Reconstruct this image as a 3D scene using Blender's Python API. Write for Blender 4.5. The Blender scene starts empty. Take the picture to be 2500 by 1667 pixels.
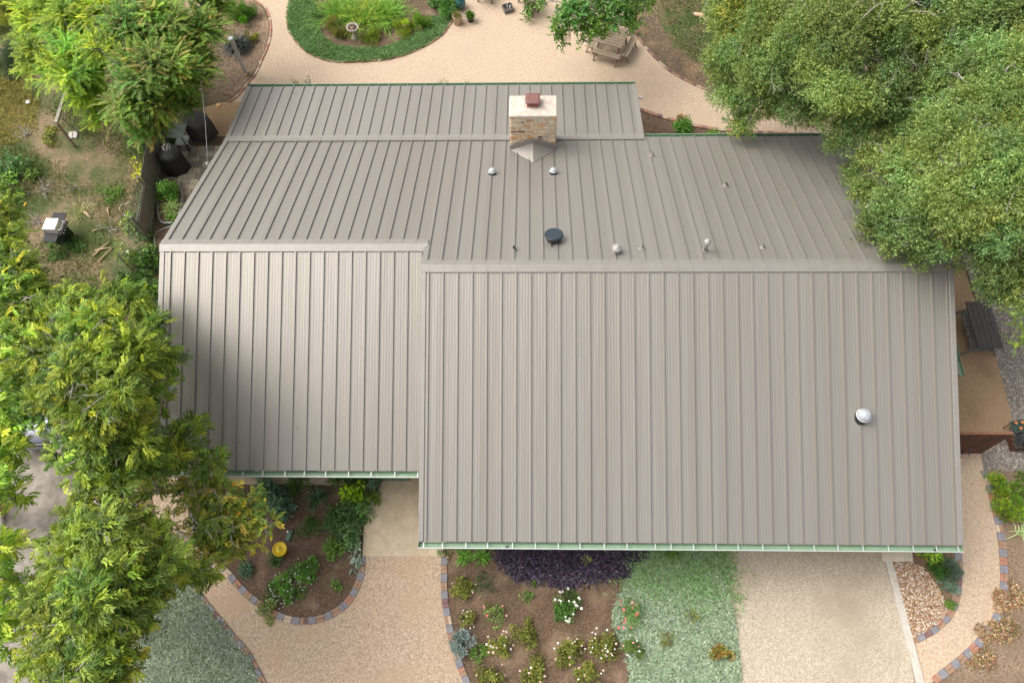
import bpy, bmesh, math, random
import numpy as np
from mathutils import Vector, Matrix
rng = np.random.default_rng(7); random.seed(7)
D = bpy.data; S = bpy.context.scene; C = S.collection

# ------------------------------------------------------------- camera, sky, sun, exposure
CAM = np.array([3.0269, -11.2435, 23.864]); ROT = (0.4532, 0.0211, 0.0115); FPX = 1872.06
cd = D.cameras.new('camera'); cam = D.objects.new('camera', cd); C.objects.link(cam)
cam.location = CAM; cam.rotation_euler = ROT
cd.sensor_width = 36; cd.lens = FPX / 2500 * 36; cd.clip_end = 3000; S.camera = cam
SUN_EL, SUN_AZ = math.radians(56), math.radians(284)     # azimuth clockwise from +Y
w = D.worlds.new('World'); S.world = w; w.use_nodes = True
nt = w.node_tree; nt.nodes.clear()
sky = nt.nodes.new('ShaderNodeTexSky'); sky.sky_type = 'NISHITA'; sky.sun_disc = False
sky.sun_elevation = SUN_EL; sky.sun_rotation = SUN_AZ; sky.air_density = 0.7; sky.dust_density = 6; sky.ozone_density = 0.6
hs = nt.nodes.new('ShaderNodeHueSaturation'); hs.inputs['Saturation'].default_value = 0.28
bg = nt.nodes.new('ShaderNodeBackground'); bg.inputs['Strength'].default_value = 0.15
wo = nt.nodes.new('ShaderNodeOutputWorld')
nt.links.new(sky.outputs[0], hs.inputs['Color']); nt.links.new(hs.outputs[0], bg.inputs[0]); nt.links.new(bg.outputs[0], wo.inputs[0])
sd = D.lights.new('sun', 'SUN'); sd.energy = .65; sd.angle = math.radians(55); sd.color = (1, .95, .88)
so = D.objects.new('sun', sd); C.objects.link(so)
sv = Vector((math.sin(SUN_AZ) * math.cos(SUN_EL), math.cos(SUN_AZ) * math.cos(SUN_EL), math.sin(SUN_EL)))
so.rotation_euler = sv.to_track_quat('Z', 'Y').to_euler(); so.location = (0, 0, 40)
S.view_settings.view_transform = 'Standard'; S.view_settings.look = 'None'
S.view_settings.exposure = 0.80; S.view_settings.gamma = 1

# ------------------------------------------------------------- pixel of the photo -> point in the world
RM = np.array(Matrix(cam.rotation_euler.to_matrix()))
def ray(px, py):
    v = RM @ np.array([(px - 1250) / FPX, -(py - 833.5) / FPX, -1.0]); return v
def G(px, py, z=0.0):
    v = ray(px, py); t = (z - CAM[2]) / v[2]; return CAM + v * t
def GP(px, py, n, d):            # plane n.p = d
    v = ray(px, py); n = np.array(n, float); t = (d - n @ CAM) / (n @ v); return CAM + v * t
def pxm(p): return FPX / float(np.dot(np.array(p) - CAM, RM @ np.array([0, 0, -1.0])))   # pixels per metre at p

# ------------------------------------------------------------- materials
MATS = {}
def mat(name, c1, c2=None, scale=8, rough=.8, bump=0, bscale=None, c3=None, s3=1.0, detail=6, metal=0, spec=.5, stretch=None, f3=(.45, .62), ramp=(.35, .65), coat=0):
    if name in MATS: return MATS[name]
    m = D.materials.new(name); m.use_nodes = True; n = m.node_tree.nodes; l = m.node_tree.links
    b = n['Principled BSDF']; b.inputs['Roughness'].default_value = rough; b.inputs['Metallic'].default_value = metal
    b.inputs['Specular IOR Level'].default_value = spec
    if coat: b.inputs['Coat Weight'].default_value = coat
    tc = n.new('ShaderNodeTexCoord'); src = tc.outputs['Object']
    if stretch:
        mp = n.new('ShaderNodeMapping'); mp.inputs['Scale'].default_value = stretch; l.new(src, mp.inputs[0]); src = mp.outputs[0]
    if c2 is None: b.inputs['Base Color'].default_value = (*c1, 1)
    else:
        nz = n.new('ShaderNodeTexNoise'); nz.inputs['Scale'].default_value = scale; nz.inputs['Detail'].default_value = detail; nz.inputs['Roughness'].default_value = .65
        l.new(src, nz.inputs['Vector'])
        cr = n.new('ShaderNodeValToRGB'); cr.color_ramp.elements[0].position = ramp[0]; cr.color_ramp.elements[1].position = ramp[1]
        cr.color_ramp.elements[0].color = (*c1, 1); cr.color_ramp.elements[1].color = (*c2, 1)
        l.new(nz.outputs['Fac'], cr.inputs[0]); out = cr.outputs[0]
        if c3 is not None:
            n3 = n.new('ShaderNodeTexNoise'); n3.inputs['Scale'].default_value = s3; n3.inputs['Detail'].default_value = 5; l.new(src, n3.inputs['Vector'])
            mr = n.new('ShaderNodeMapRange'); mr.inputs[1].default_value = f3[0]; mr.inputs[2].default_value = f3[1]; l.new(n3.outputs['Fac'], mr.inputs[0])
            mx = n.new('ShaderNodeMix'); mx.data_type = 'RGBA'; l.new(mr.outputs[0], mx.inputs[0]); l.new(out, mx.inputs[6]); mx.inputs[7].default_value = (*c3, 1); out = mx.outputs[2]
            if len(c3) == 3: pass
        l.new(out, b.inputs['Base Color'])
    if bump:
        nb = n.new('ShaderNodeTexNoise'); nb.inputs['Scale'].default_value = bscale or scale * 2; nb.inputs['Detail'].default_value = 5; l.new(src, nb.inputs['Vector'])
        bp = n.new('ShaderNodeBump'); bp.inputs['Strength'].default_value = 1; bp.inputs['Distance'].default_value = bump; l.new(nb.outputs['Fac'], bp.inputs['Height']); l.new(bp.outputs[0], b.inputs['Normal'])
    MATS[name] = m; return m

def leafmat(name='leaf', trans=.3, rough=.45, spec=.4):
    if name in MATS: return MATS[name]
    m = D.materials.new(name); m.use_nodes = True; n = m.node_tree.nodes; l = m.node_tree.links
    b = n['Principled BSDF']; b.inputs['Roughness'].default_value = rough; b.inputs['Specular IOR Level'].default_value = spec
    at = n.new('ShaderNodeAttribute'); at.attribute_name = 'tint'
    l.new(at.outputs['Color'], b.inputs['Base Color'])
    tr = n.new('ShaderNodeBsdfTranslucent')
    g = n.new('ShaderNodeMix'); g.data_type = 'RGBA'; g.blend_type = 'MULTIPLY'; g.inputs[0].default_value = 1; l.new(at.outputs['Color'], g.inputs[6]); g.inputs[7].default_value = (1.5, 1.6, .6, 1); l.new(g.outputs[2], tr.inputs[0])
    mx = n.new('ShaderNodeMixShader'); mx.inputs[0].default_value = trans
    l.new(b.outputs[0], mx.inputs[1]); l.new(tr.outputs[0], mx.inputs[2]); l.new(mx.outputs[0], n['Material Output'].inputs[0])
    MATS[name] = m; return m

def attrmat(name, rough=.85, bump=0, bscale=60, spec=.3):
    if name in MATS: return MATS[name]
    m = D.materials.new(name); m.use_nodes = True; n = m.node_tree.nodes; l = m.node_tree.links
    b = n['Principled BSDF']; b.inputs['Roughness'].default_value = rough; b.inputs['Specular IOR Level'].default_value = spec
    at = n.new('ShaderNodeAttribute'); at.attribute_name = 'tint'; l.new(at.outputs['Color'], b.inputs['Base Color'])
    MATS[name] = m; return m

def roofmat():
    m = D.materials.new('bronze_roof_metal'); m.use_nodes = True; n = m.node_tree.nodes; l = m.node_tree.links
    b = n['Principled BSDF']; b.inputs['Roughness'].default_value = .38; b.inputs['Metallic'].default_value = .42; b.inputs['Specular IOR Level'].default_value = .5
    tc = n.new('ShaderNodeTexCoord')
    sx = n.new('ShaderNodeSeparateXYZ'); l.new(tc.outputs['Object'], sx.inputs[0])
    # fine pencil ribs along the panel: six to a panel
    mm = n.new('ShaderNodeMath'); mm.operation = 'MULTIPLY'; mm.inputs[1].default_value = 2 * math.pi * 5 / .4064; l.new(sx.outputs[0], mm.inputs[0])
    sn = n.new('ShaderNodeMath'); sn.operation = 'SINE'; l.new(mm.outputs[0], sn.inputs[0])
    # long soft oil-canning waves
    mp = n.new('ShaderNodeMapping'); mp.inputs['Scale'].default_value = (4.2, .35, .35); l.new(tc.outputs['Object'], mp.inputs[0])
    nz = n.new('ShaderNodeTexNoise'); nz.inputs['Scale'].default_value = 1; nz.inputs['Detail'].default_value = 3; l.new(mp.outputs[0], nz.inputs[0])
    b1 = n.new('ShaderNodeBump'); b1.inputs['Distance'].default_value = .0009; l.new(sn.outputs[0], b1.inputs['Height'])
    b2 = n.new('ShaderNodeBump'); b2.inputs['Distance'].default_value = .011; l.new(nz.outputs['Fac'], b2.inputs['Height']); l.new(b1.outputs[0], b2.inputs['Normal'])
    l.new(b2.outputs[0], b.inputs['Normal'])
    # streaky panel-to-panel colour, dust
    fl = n.new('ShaderNodeMath'); fl.operation = 'DIVIDE'; fl.inputs[1].default_value = .4064; l.new(sx.outputs[0], fl.inputs[0])
    ff = n.new('ShaderNodeMath'); ff.operation = 'FLOOR'; l.new(fl.outputs[0], ff.inputs[0])
    wn = n.new('ShaderNodeTexWhiteNoise'); wn.noise_dimensions = '1D'; l.new(ff.outputs[0], wn.inputs['W'])
    mp2 = n.new('ShaderNodeMapping'); mp2.inputs['Scale'].default_value = (22, .9, .9); l.new(tc.outputs['Object'], mp2.inputs[0])
    n2 = n.new('ShaderNodeTexNoise'); n2.inputs['Scale'].default_value = 1; n2.inputs['Detail'].default_value = 4; l.new(mp2.outputs[0], n2.inputs[0])
    n3 = n.new('ShaderNodeTexNoise'); n3.inputs['Scale'].default_value = 180; n3.inputs['Detail'].default_value = 2; l.new(tc.outputs['Object'], n3.inputs[0])
    a1 = n.new('ShaderNodeMath'); a1.operation = 'MULTIPLY_ADD'; l.new(n2.outputs['Fac'], a1.inputs[0]); a1.inputs[1].default_value = .25; l.new(wn.outputs['Value'], a1.inputs[2])
    a2 = n.new('ShaderNodeMath'); a2.operation = 'MULTIPLY_ADD'; l.new(n3.outputs['Fac'], a2.inputs[0]); a2.inputs[1].default_value = .9; l.new(a1.outputs[0], a2.inputs[2])
    mr = n.new('ShaderNodeMapRange'); mr.inputs[1].default_value = .4; mr.inputs[2].default_value = 2.1; l.new(a2.outputs[0], mr.inputs[0])
    cr = n.new('ShaderNodeValToRGB'); cr.color_ramp.elements[0].color = (.280, .258, .226, 1); cr.color_ramp.elements[1].color = (.318, .296, .262, 1)
    l.new(mr.outputs[0], cr.inputs[0]); l.new(cr.outputs[0], b.inputs['Base Color'])
    mr2 = n.new('ShaderNodeMapRange'); mr2.inputs[3].default_value = .40; mr2.inputs[4].default_value = .50; l.new(n2.outputs['Fac'], mr2.inputs[0]); l.new(mr2.outputs[0], b.inputs['Roughness'])
    return m
ROOF = roofmat()
TRIM = mat('roof_trim', (.292, .271, .239), (.322, .301, .268), 3, .45, metal=.35)
DG = mat('decomposed_granite', (.37, .275, .185), (.64, .49, .355), 19, .95, .010, 50, c3=(.46, .35, .25), s3=.55, f3=(.5, .8), detail=8)
DGS = mat('granite_path', (.31, .225, .15), (.60, .46, .33), 16, .95, .012, 40, c3=(.46, .325, .21), s3=.8, f3=(.5, .75), detail=8)
CONC = mat('smooth_tan_concrete', (.46, .365, .24), (.60, .50, .36), 3.2, .85, .002, 80, c3=(.38, .30, .20), s3=.9, f3=(.5, .85), detail=10)
AGG = mat('exposed_aggregate', (.31, .255, .185), (.58, .50, .385), 24, .9, .010, 50, c3=(.34, .275, .20), s3=.45, f3=(.50, .78), detail=8)
OLDC = mat('old_driveway_concrete', (.20, .175, .145), (.34, .30, .25), 4, .9, .004, 60, c3=(.15, .13, .105), s3=1.2, detail=9)
DARKDG = mat('shaded_granite', (.25, .16, .085), (.42, .29, .17), 30, .95, .006, 60, c3=(.22, .14, .075), s3=1, f3=(.5, .8), detail=8)  # path granite with the shade beside the house put into its colour
REDC = mat('stained_patio_concrete', (.33, .20, .10), (.45, .29, .155), 9, .85, .002, 60, detail=8)
MULCH = mat('mulch', (.055, .033, .02), (.19, .125, .08), 22, .95, .02, 25, c3=(.26, .18, .12), s3=1.3, f3=(.52, .75), detail=9)
SOIL = mat('dirt', (.10, .065, .038), (.27, .19, .12), 12, .95, .015, 18, c3=(.07, .06, .03), s3=.5, detail=9)
YARD = mat('dry_yard', (.13, .095, .05), (.30, .22, .13), 11, .95, .015, 25, c3=(.075, .095, .025), s3=.75, f3=(.40, .56), detail=9)
LAWN = mat('leafy_lawn', (.05, .06, .02), (.17, .13, .06), 9, .95, .015, 25, c3=(.055, .095, .02), s3=1.1, f3=(.45, .6), detail=9)
PEBG = mat('grey_pebble_ground', (.10, .09, .075), (.38, .34, .29), 28, .9, .015, 30, detail=7)
WHITEC = mat('pale_kerb_concrete', (.45, .41, .34), (.56, .52, .45), 7, .8, .002)
WALLM = mat('tan_stucco', (.40, .33, .25), (.47, .39, .30), 6, .9, .003, 60)
GREEN = mat('green_gutter_paint', (.20, .31, .20), (.25, .36, .24), 5, .5)
RIM = mat('gutter_rim', (.50, .53, .50), rough=.45, metal=.2)
GDARK = mat('dark_gutter_green', (.10, .17, .12), rough=.5)  # darker green for the rear gutter straps
BARK = mat('bark', (.12, .095, .075), (.27, .23, .19), 14, .9, .02, 20)
TWIG = mat('pale_twig', (.30, .27, .23), (.42, .39, .34), 12, .9)
WOOD = mat('weathered_wood', (.20, .15, .10), (.36, .28, .20), 7, .85, .004, 30, stretch=(1, 6, 6))
WOODG = mat('grey_wood', (.13, .12, .105), (.24, .22, .19), 6, .85, .004, 30, stretch=(1, 5, 5))
FENCEW = mat('grey_fence_wood', (.13, .125, .10), (.24, .225, .18), 8, .9, .004, 30, stretch=(6, 6, .8))
DWOOD = mat('dark_wood', (.045, .04, .036), (.105, .095, .085), 6, .8, .004, 30, stretch=(5, 1, 5))
RUST = mat('rusty_steel', (.07, .026, .014), (.17, .065, .03), 5, .85, .002, 40, c3=(.07, .035, .025), s3=1.5)
BLACK = mat('black_cloth', (.012, .013, .014), (.025, .026, .028), 10, .7, .01, 9)
GREYCL = mat('grey_cloth', (.045, .043, .042), (.075, .07, .068), 10, .8, .01, 8)
STEEL = mat('stainless', (.62, .60, .57), (.75, .72, .68), 4, .32, metal=.85)
GALV = mat('galvanised', (.42, .44, .45), (.58, .6, .6), 6, .4, metal=.8)
BLKM = mat('black_metal', (.02, .022, .024), rough=.4)
WHITE = mat('white_paint', (.8, .8, .8), rough=.4)
LF = leafmat('leaf', .28, .5, .35); LFG = leafmat('glossy_leaf', .22, .38, .5); LFM = leafmat('matte_leaf', .2, .8, .2)
STONEA = attrmat('stone', .8); CHIPM = attrmat('chips', .95)
GLASS = mat('window_glass', (.03, .04, .05), rough=.08, spec=.8)

# ------------------------------------------------------------- mesh helpers
class MB:
    def __init__(s): s.v = []; s.f = []; s.m = []; s.sm = []; s.col = []
    def add(s, vs, fs, mi=0, smooth=False, col=None):
        o = len(s.v); s.v += [tuple(map(float, p)) for p in vs]; s.f += [tuple(o + i for i in f) for f in fs]; s.m += [mi] * len(fs); s.sm += [smooth] * len(fs)
        if col is not None: s.col += [(*col, 1)] * len(vs)
    def box(s, c, d, rz=0, mi=0, ch=0, M=None, col=None):
        x, y, z = [k / 2 for k in d]
        if ch:
            vs = [(-x, -y, -z), (x, -y, -z), (x, y, -z), (-x, y, -z), (-x, -y, z - ch), (x, -y, z - ch), (x, y, z - ch), (-x, y, z - ch), (-x + ch, -y + ch, z), (x - ch, -y + ch, z), (x - ch, y - ch, z), (-x + ch, y - ch, z)]
            fs = [(3, 2, 1, 0), (0, 1, 5, 4), (1, 2, 6, 5), (2, 3, 7, 6), (3, 0, 4, 7), (4, 5, 9, 8), (5, 6, 10, 9), (6, 7, 11, 10), (7, 4, 8, 11), (8, 9, 10, 11)]
        else:
            vs = [(-x, -y, -z), (x, -y, -z), (x, y, -z), (-x, y, -z), (-x, -y, z), (x, -y, z), (x, y, z), (-x, y, z)]
            fs = [(3, 2, 1, 0), (4, 5, 6, 7), (0, 1, 5, 4), (1, 2, 6, 5), (2, 3, 7, 6), (3, 0, 4, 7)]
        if M is not None: vs = [tuple(M @ Vector(p)) for p in vs]
        else:
            ca, sa = math.cos(rz), math.sin(rz); vs = [(c[0] + p[0] * ca - p[1] * sa, c[1] + p[0] * sa + p[1] * ca, c[2] + p[2]) for p in vs]
        s.add(vs, fs, mi, False, col)
    def beam(s, a, b, wd, th, mi=0):            # box from a to b
        a = Vector(a); b = Vector(b); d = b - a; L = d.length; x = d.normalized(); up = Vector((0, 0, 1))
        if abs(x.z) > .95: up = Vector((0, 1, 0))
        y = up.cross(x).normalized(); z = x.cross(y); M = Matrix((x, y, z)).transposed().to_4x4(); M.translation = (a + b) / 2
        s.box(None, (L, wd, th), M=M, mi=mi)
    def tube(s, pts, rad, n=6, mi=0, cap=True):
        pts = [Vector(p) for p in pts]; k = len(pts)
        if not hasattr(rad, '__len__'): rad = [rad] * k
        vs = []; ref = Vector((.31, .17, .93))
        for i, p in enumerate(pts):
            t = (pts[min(i + 1, k - 1)] - pts[max(i - 1, 0)]).normalized()
            if abs(t.dot(ref)) > .97: ref = Vector((.9, .3, .1))
            a = t.cross(ref).normalized(); b = t.cross(a)
            for j in range(n):
                q = 2 * math.pi * j / n; vs.append(p + (a * math.cos(q) + b * math.sin(q)) * rad[i])
        fs = [(i * n + j, i * n + (j + 1) % n, (i + 1) * n + (j + 1) % n, (i + 1) * n + j) for i in range(k - 1) for j in range(n)]
        if cap: fs += [tuple(range(n))[::-1], tuple((k - 1) * n + j for j in range(n))]
        s.add(vs, fs, mi, True)
    def lathe(s, c, prof, n=24, mi=0, smooth=True, M=None, sq=1.0):
        vs = []; k = len(prof)
        for r, z in prof:
            for j in range(n):
                q = 2 * math.pi * j / n; vs.append(Vector((r * math.cos(q), sq * r * math.sin(q), z)))
        M4 = M if M is not None else Matrix.Translation(Vector(c))
        vs = [M4 @ p for p in vs]
        fs = [(i * n + j, i * n + (j + 1) % n, (i + 1) * n + (j + 1) % n, (i + 1) * n + j) for i in range(k - 1) for j in range(n)]
        if prof[-1][0] > 1e-4: fs.append(tuple((k - 1) * n + j for j in range(n)))
        if prof[0][0] > 1e-4: fs.append(tuple(range(n))[::-1])
        s.add(vs, fs, mi, smooth)
    def build(s, name, mats, parent=None, loc=None):
        me = D.meshes.new(name)
        if loc is not None: s.v = [(a - loc[0], b - loc[1], c - loc[2]) for a, b, c in s.v]
        me.from_pydata(s.v, [], s.f); 
        if not isinstance(mats, (list, tuple)): mats = [mats]
        for m in mats: me.materials.append(m)
        me.polygons.foreach_set('material_index', s.m); me.polygons.foreach_set('use_smooth', s.sm)
        if s.col:
            a = me.color_attributes.new('tint', 'FLOAT_COLOR', 'POINT'); a.data.foreach_set('color', np.array(s.col, dtype=np.float32).ravel())
        me.update(); o = D.objects.new(name, me); C.objects.link(o)
        if parent is not None: o.parent = parent; o.matrix_parent_inverse = Matrix.Translation(parent.location).inverted() if loc is None else Matrix.Identity(4)
        if loc is not None: o.location = loc if parent is None else (Vector(loc) - parent.location)
        return o
def tag(o, label=None, cat=None, group=None, kind=None):
    if label: o['label'] = label
    if cat: o['category'] = cat
    if group: o['group'] = group
    if kind: o['kind'] = kind
    return o
def thing(name, label, cat, loc=(0, 0, 0), rz=0, group=None):
    o = D.objects.new(name, None); C.objects.link(o); o.location = Vector(loc); o.rotation_euler = (0, 0, rz); o.empty_display_size = .2
    return tag(o, label, cat, group)
def child(o, parent):        # local geometry under a thing
    o.parent = parent; return o
def lbuild(mb, name, m, parent):      # mb in parent-local coordinates
    o = mb.build(name, m); o.parent = parent; return o
def copy_thing(o, loc, rz, label):
    def rec(a, p):
        c = a.copy(); C.objects.link(c); c.parent = p
        for k in list(a.children): rec(k, c)
        return c
    c = rec(o, None); c.location = loc; c.rotation_euler = (0, 0, rz); c['label'] = label; return c

def smooth_curve(pts, k=8, closed=False):
    P = [np.array(p, float) for p in pts]; n = len(P); out = []
    rngi = range(n) if closed else range(n - 1)
    for i in rngi:
        p0 = P[(i - 1) % n] if closed or i > 0 else P[0]; p1 = P[i]; p2 = P[(i + 1) % n]; p3 = P[(i + 2) % n] if closed or i + 2 < n else P[-1]
        for j in range(k):
            t = j / k; out.append(.5 * ((2 * p1) + (-p0 + p2) * t + (2 * p0 - 5 * p1 + 4 * p2 - p3) * t * t + (-p0 + 3 * p1 - 3 * p2 + p3) * t ** 3))
    if not closed: out.append(P[-1])
    return out
def sheet(name, pts, z, m, label=None, px=True, kind='structure', wob=0, k=1):
    if k > 1: pts = smooth_curve(pts, k, True)
    W = [G(p[0], p[1], z) if px else np.array([p[0], p[1], z]) for p in pts]
    if wob:
        W2 = []
        for i, p in enumerate(W):
            q = W[(i + 1) % len(W)]; L = np.linalg.norm(q - p); nseg = max(1, min(60, int(L / .12)))
            for j in range(nseg):
                r = p + (q - p) * j / nseg; r = r + np.array([rng.normal() * wob, rng.normal() * wob, 0]); W2.append(r)
        W = W2
    bm = bmesh.new(); vs = [bm.verts.new((p[0], p[1], z)) for p in W]; f = bm.faces.new(vs); f.normal_update()
    if f.normal.z < 0: f.normal_flip()
    bmesh.ops.triangulate(bm, faces=bm.faces[:])
    me = D.meshes.new(name); bm.to_mesh(me); bm.free(); me.materials.append(m)
    o = D.objects.new(name, me); C.objects.link(o); tag(o, label, None, None, kind); return o
def inpoly(pts, poly):
    x, y = pts[:, 0], pts[:, 1]; r = np.zeros(len(pts), bool); n = len(poly); j = n - 1
    for i in range(n):
        xi, yi = poly[i][:2]; xj, yj = poly[j][:2]
        c = ((yi > y) != (yj > y)) & (x < (xj - xi) * (y - yi) / (yj - yi + 1e-12) + xi); r ^= c; j = i
    return r
def scatter(poly_px, n, z=0.0):
    W = np.array([G(p[0], p[1], z)[:2] for p in poly_px]); lo, hi = W.min(0), W.max(0); out = []
    got = 0
    while got < n:
        q = rng.uniform(lo, hi, (n * 2, 2)); q = q[inpoly(q, W)]; out.append(q); got += len(q)
        if len(q) == 0: break
    q = np.concatenate(out)[:n]; return np.c_[q, np.full(len(q), z)]
def nrm(v): return v / (np.linalg.norm(v, axis=-1, keepdims=True) + 1e-9)
def rdir(n): return nrm(rng.normal(size=(n, 3)))

class Leaves:
    """collects many two-triangle folded leaves; one mesh"""
    def __init__(s): s.V = []; s.F3 = []; s.F4 = []; s.Cc = []; s.n = 0
    def add(s, P, A, N, L, Wd, col, fold=.2, curl=.12):
        n = len(P); A = nrm(A); N = nrm(N - A * (N * A).sum(1, keepdims=True)); Sd = np.cross(A, N)
        L = np.broadcast_to(np.asarray(L, float).reshape(-1, 1), (n, 1)); Wd = np.broadcast_to(np.asarray(Wd, float).reshape(-1, 1), (n, 1))
        mid = P + A * L * .42
        v = np.stack([P, mid + Sd * Wd * .5 + N * Wd * fold, P + A * L - N * L * curl, mid - Sd * Wd * .5 + N * Wd * fold], 1)
        s.V.append(v.reshape(-1, 3)); b = s.n + np.arange(n)[:, None] * 4
        s.F3.append(np.concatenate([b + [0, 2, 1], b + [0, 3, 2]])); s.Cc.append(np.repeat(col, 4, 0)); s.n += 4 * n
    def strap(s, P, A, L, Wd, col, droop=.5, seg=4):
        n = len(P); A = nrm(A); L = np.broadcast_to(np.asarray(L, float).reshape(-1, 1), (n, 1)); Wd = np.broadcast_to(np.asarray(Wd, float).reshape(-1, 1), (n, 1))
        Sd = nrm(np.cross(A, np.array([0, 0, 1.0])) + 1e-6); rings = []
        for i in range(seg + 1):
            t = i / seg; c = P + A * L * t - np.array([0, 0, 1.0]) * L * droop * t * t; wv = Wd * (.5 if i < seg else .04) * (1 - .55 * t * t)
            rings += [c - Sd * wv, c + Sd * wv]
        v = np.stack(rings, 1); s.V.append(v.reshape(-1, 3)); k = 2 * (seg + 1); b = s.n + np.arange(n)[:, None] * k
        for i in range(seg): s.F4.append(b + [2 * i, 2 * i + 1, 2 * i + 3, 2 * i + 2])
        s.Cc.append(np.repeat(col, k, 0)); s.n += k * n
    def build(s, name, m, parent=None, loc=None, smooth=False):
        me = D.meshes.new(name); V = np.concatenate(s.V)
        if loc is not None: V = V - np.array(loc)
        f3 = np.concatenate(s.F3) if s.F3 else np.zeros((0, 3), int); f4 = np.concatenate(s.F4) if s.F4 else np.zeros((0, 4), int)
        me.vertices.add(len(V)); me.vertices.foreach_set('co', V.astype(np.float32).ravel())
        nl = f3.size + f4.size; me.loops.add(nl); me.loops.foreach_set('vertex_index', np.concatenate([f3.ravel(), f4.ravel()]).astype(np.int32))
        me.polygons.add(len(f3) + len(f4))
        me.polygons.foreach_set('loop_start', np.concatenate([np.arange(len(f3)) * 3, f3.size + np.arange(len(f4)) * 4]).astype(np.int32))
        me.materials.append(m); me.update(calc_edges=True)
        col = np.concatenate(s.Cc); col = np.c_[np.clip(col, 0.002, 1), np.ones(len(col))]
        a = me.color_attributes.new('tint', 'FLOAT_COLOR', 'POINT'); a.data.foreach_set('color', col.astype(np.float32).ravel())
        o = D.objects.new(name, me); C.objects.link(o)
        if parent is not None: o.parent = parent
        return o
def cols(pal, n, jit=.18):
    pal = np.array(pal, float); i = rng.integers(0, len(pal), n); j = rng.integers(0, len(pal), n); t = rng.random((n, 1))
    c = pal[i] * (1 - t * .5) + pal[j] * t * .5; return c * rng.normal(1, jit, (n, 1)).clip(.5, 1.6)

exec_order = []
# ============================================================= SETTING: ground sheets
X0, XL, W_, XP = 0.0, -7.722, 14.604, 6.959
Zr, m_, E1, YL, E2, YB, YP, m2, mf = 5.6155, .397, 7.0209, .9261, 5.071, 6.8815, 10.1163, .2484, .4082
ZL = Zr - m_ * YL; ZE1 = Zr - mf * E1; ZE2 = ZL - mf * (YL + E2); ZB = Zr - m_ * YB; ZP = ZB - m2 * (YP - YB)

sheet('ground', [(-900, -900), (900, -900), (900, 900), (-900, 900)], 0, SOIL, px=False)
sheet('yard', [(-900, -300), (420, -300), (500, 120), (455, 300), (400, 430), (360, 600), (300, 740), (310, 1040), (130, 1040), (-900, 900)], .004, YARD)
P_DGBACK = [(470, -400), (575, -60), (622, 0), (648, 20), (660, 55), (660, 90), (650, 125), (638, 150), (625, 180), (605, 205), (580, 235), (560, 250), (545, 262), (560, 420), (1640, 420), (1563, 270), (1600, 282), (1650, 297), (1700, 310), (1780, 320), (1860, 325), (1990, 330), (2120, 330), (2150, 240), (1900, 235), (1750, 228), (1700, 212), (1640, 180), (1600, 145), (1565, 105), (1545, 70), (1520, 0), (1500, -400)]
sheet('gravel_yard', P_DGBACK, .008, DG, wob=.012)
P_ISL = [(900, -260), (760, -200), (718, -60), (712, 0), (702, 40), (706, 75), (722, 102), (750, 128), (790, 146), (835, 153), (890, 151), (940, 147), (990, 134), (1040, 112), (1080, 85), (1105, 50), (1120, -40), (1080, -200)]
sheet('island_bed', P_ISL, .012, MULCH, k=4)
sheet('corner_bed', [(400, -300), (560, -60), (618, 2), (644, 22), (656, 55), (656, 90), (646, 125), (632, 152), (618, 180), (598, 206), (570, 236), (540, 225), (520, 200), (440, 260), (420, 100)], .012, mat('dusty_mulch', (.10, .065, .042), (.30, .21, .14), 16, .95, .015, 22, c3=(.38, .27, .175), s3=.9, f3=(.5, .7), detail=9))
sheet('leafy_bed', [(1500, -400), (1522, 0), (1548, 70), (1568, 105), (1603, 145), (1643, 178), (1702, 210), (1752, 226), (1900, 232), (2160, 236), (2400, 330), (2500, 500), (2900, 500), (2900, -400)], .012, mat('mulch_with_leaves', (.06, .042, .025), (.19, .135, .085), 15, .95, .015, 22, c3=(.24, .16, .09), s3=1.5, f3=(.5, .7), detail=9))
sheet('lawn', [(1560, -300), (1590, 0), (1615, 60), (1640, 110), (1690, 150), (1740, 165), (1900, 160), (2200, 100), (2300, -300)], .016, LAWN, wob=.03)
sheet('side_bed', [(1560, 262), (1563, 270), (1600, 283), (1650, 298), (1700, 311), (1780, 321), (1860, 326), (1990, 331), (2120, 332), (2120, 400), (1560, 400)], .020, MULCH)
# patio
sheet('patio', [(545, 250), (500, 262), (470, 330), (560, 334), (640, 334), (640, 250)], .012, REDC)
# front
sheet('entry_slab', [(700, 1000), (935, 1150), (905, 1200), (893, 1240), (887, 1300), (885, 1357), (1087, 1357), (1087, 1000)], .020, CONC)
P_FPATH = [(885, 1357), (883, 1400), (870, 1440), (845, 1475), (810, 1500), (770, 1515), (730, 1518), (690, 1508), (640, 1480), (600, 1450), (560, 1405), (530, 1370), (500, 1320), (480, 1280), (462, 1240), (440, 1190), (425, 1120), (365, 1120), (365, 1180), (380, 1250), (410, 1340), (445, 1400), (470, 1430), (510, 1480), (560, 1540), (610, 1600), (680, 1760), (1170, 1760), (1112, 1600), (1095, 1530), (1083, 1450), (1083, 1357)]
sheet('front_path', P_FPATH, .012, DGS)
P_LBED = [(430, 1100), (440, 1180), (464, 1240), (482, 1280), (502, 1320), (532, 1370), (562, 1403), (602, 1447), (642, 1477), (692, 1504), (730, 1513), (770, 1510), (808, 1496), (842, 1472), (866, 1438), (879, 1400), (882, 1357), (884, 1300), (890, 1240), (902, 1200), (935, 1140), (900, 1050), (430, 1050)]
sheet('front_bed', P_LBED, .016, MULCH)
P_RBED = [(1087, 1345), (1087, 1450), (1099, 1530), (1116, 1600), (1180, 1770), (1800, 1770), (1800, 1500), (1752, 1320), (1087, 1320)]
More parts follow.
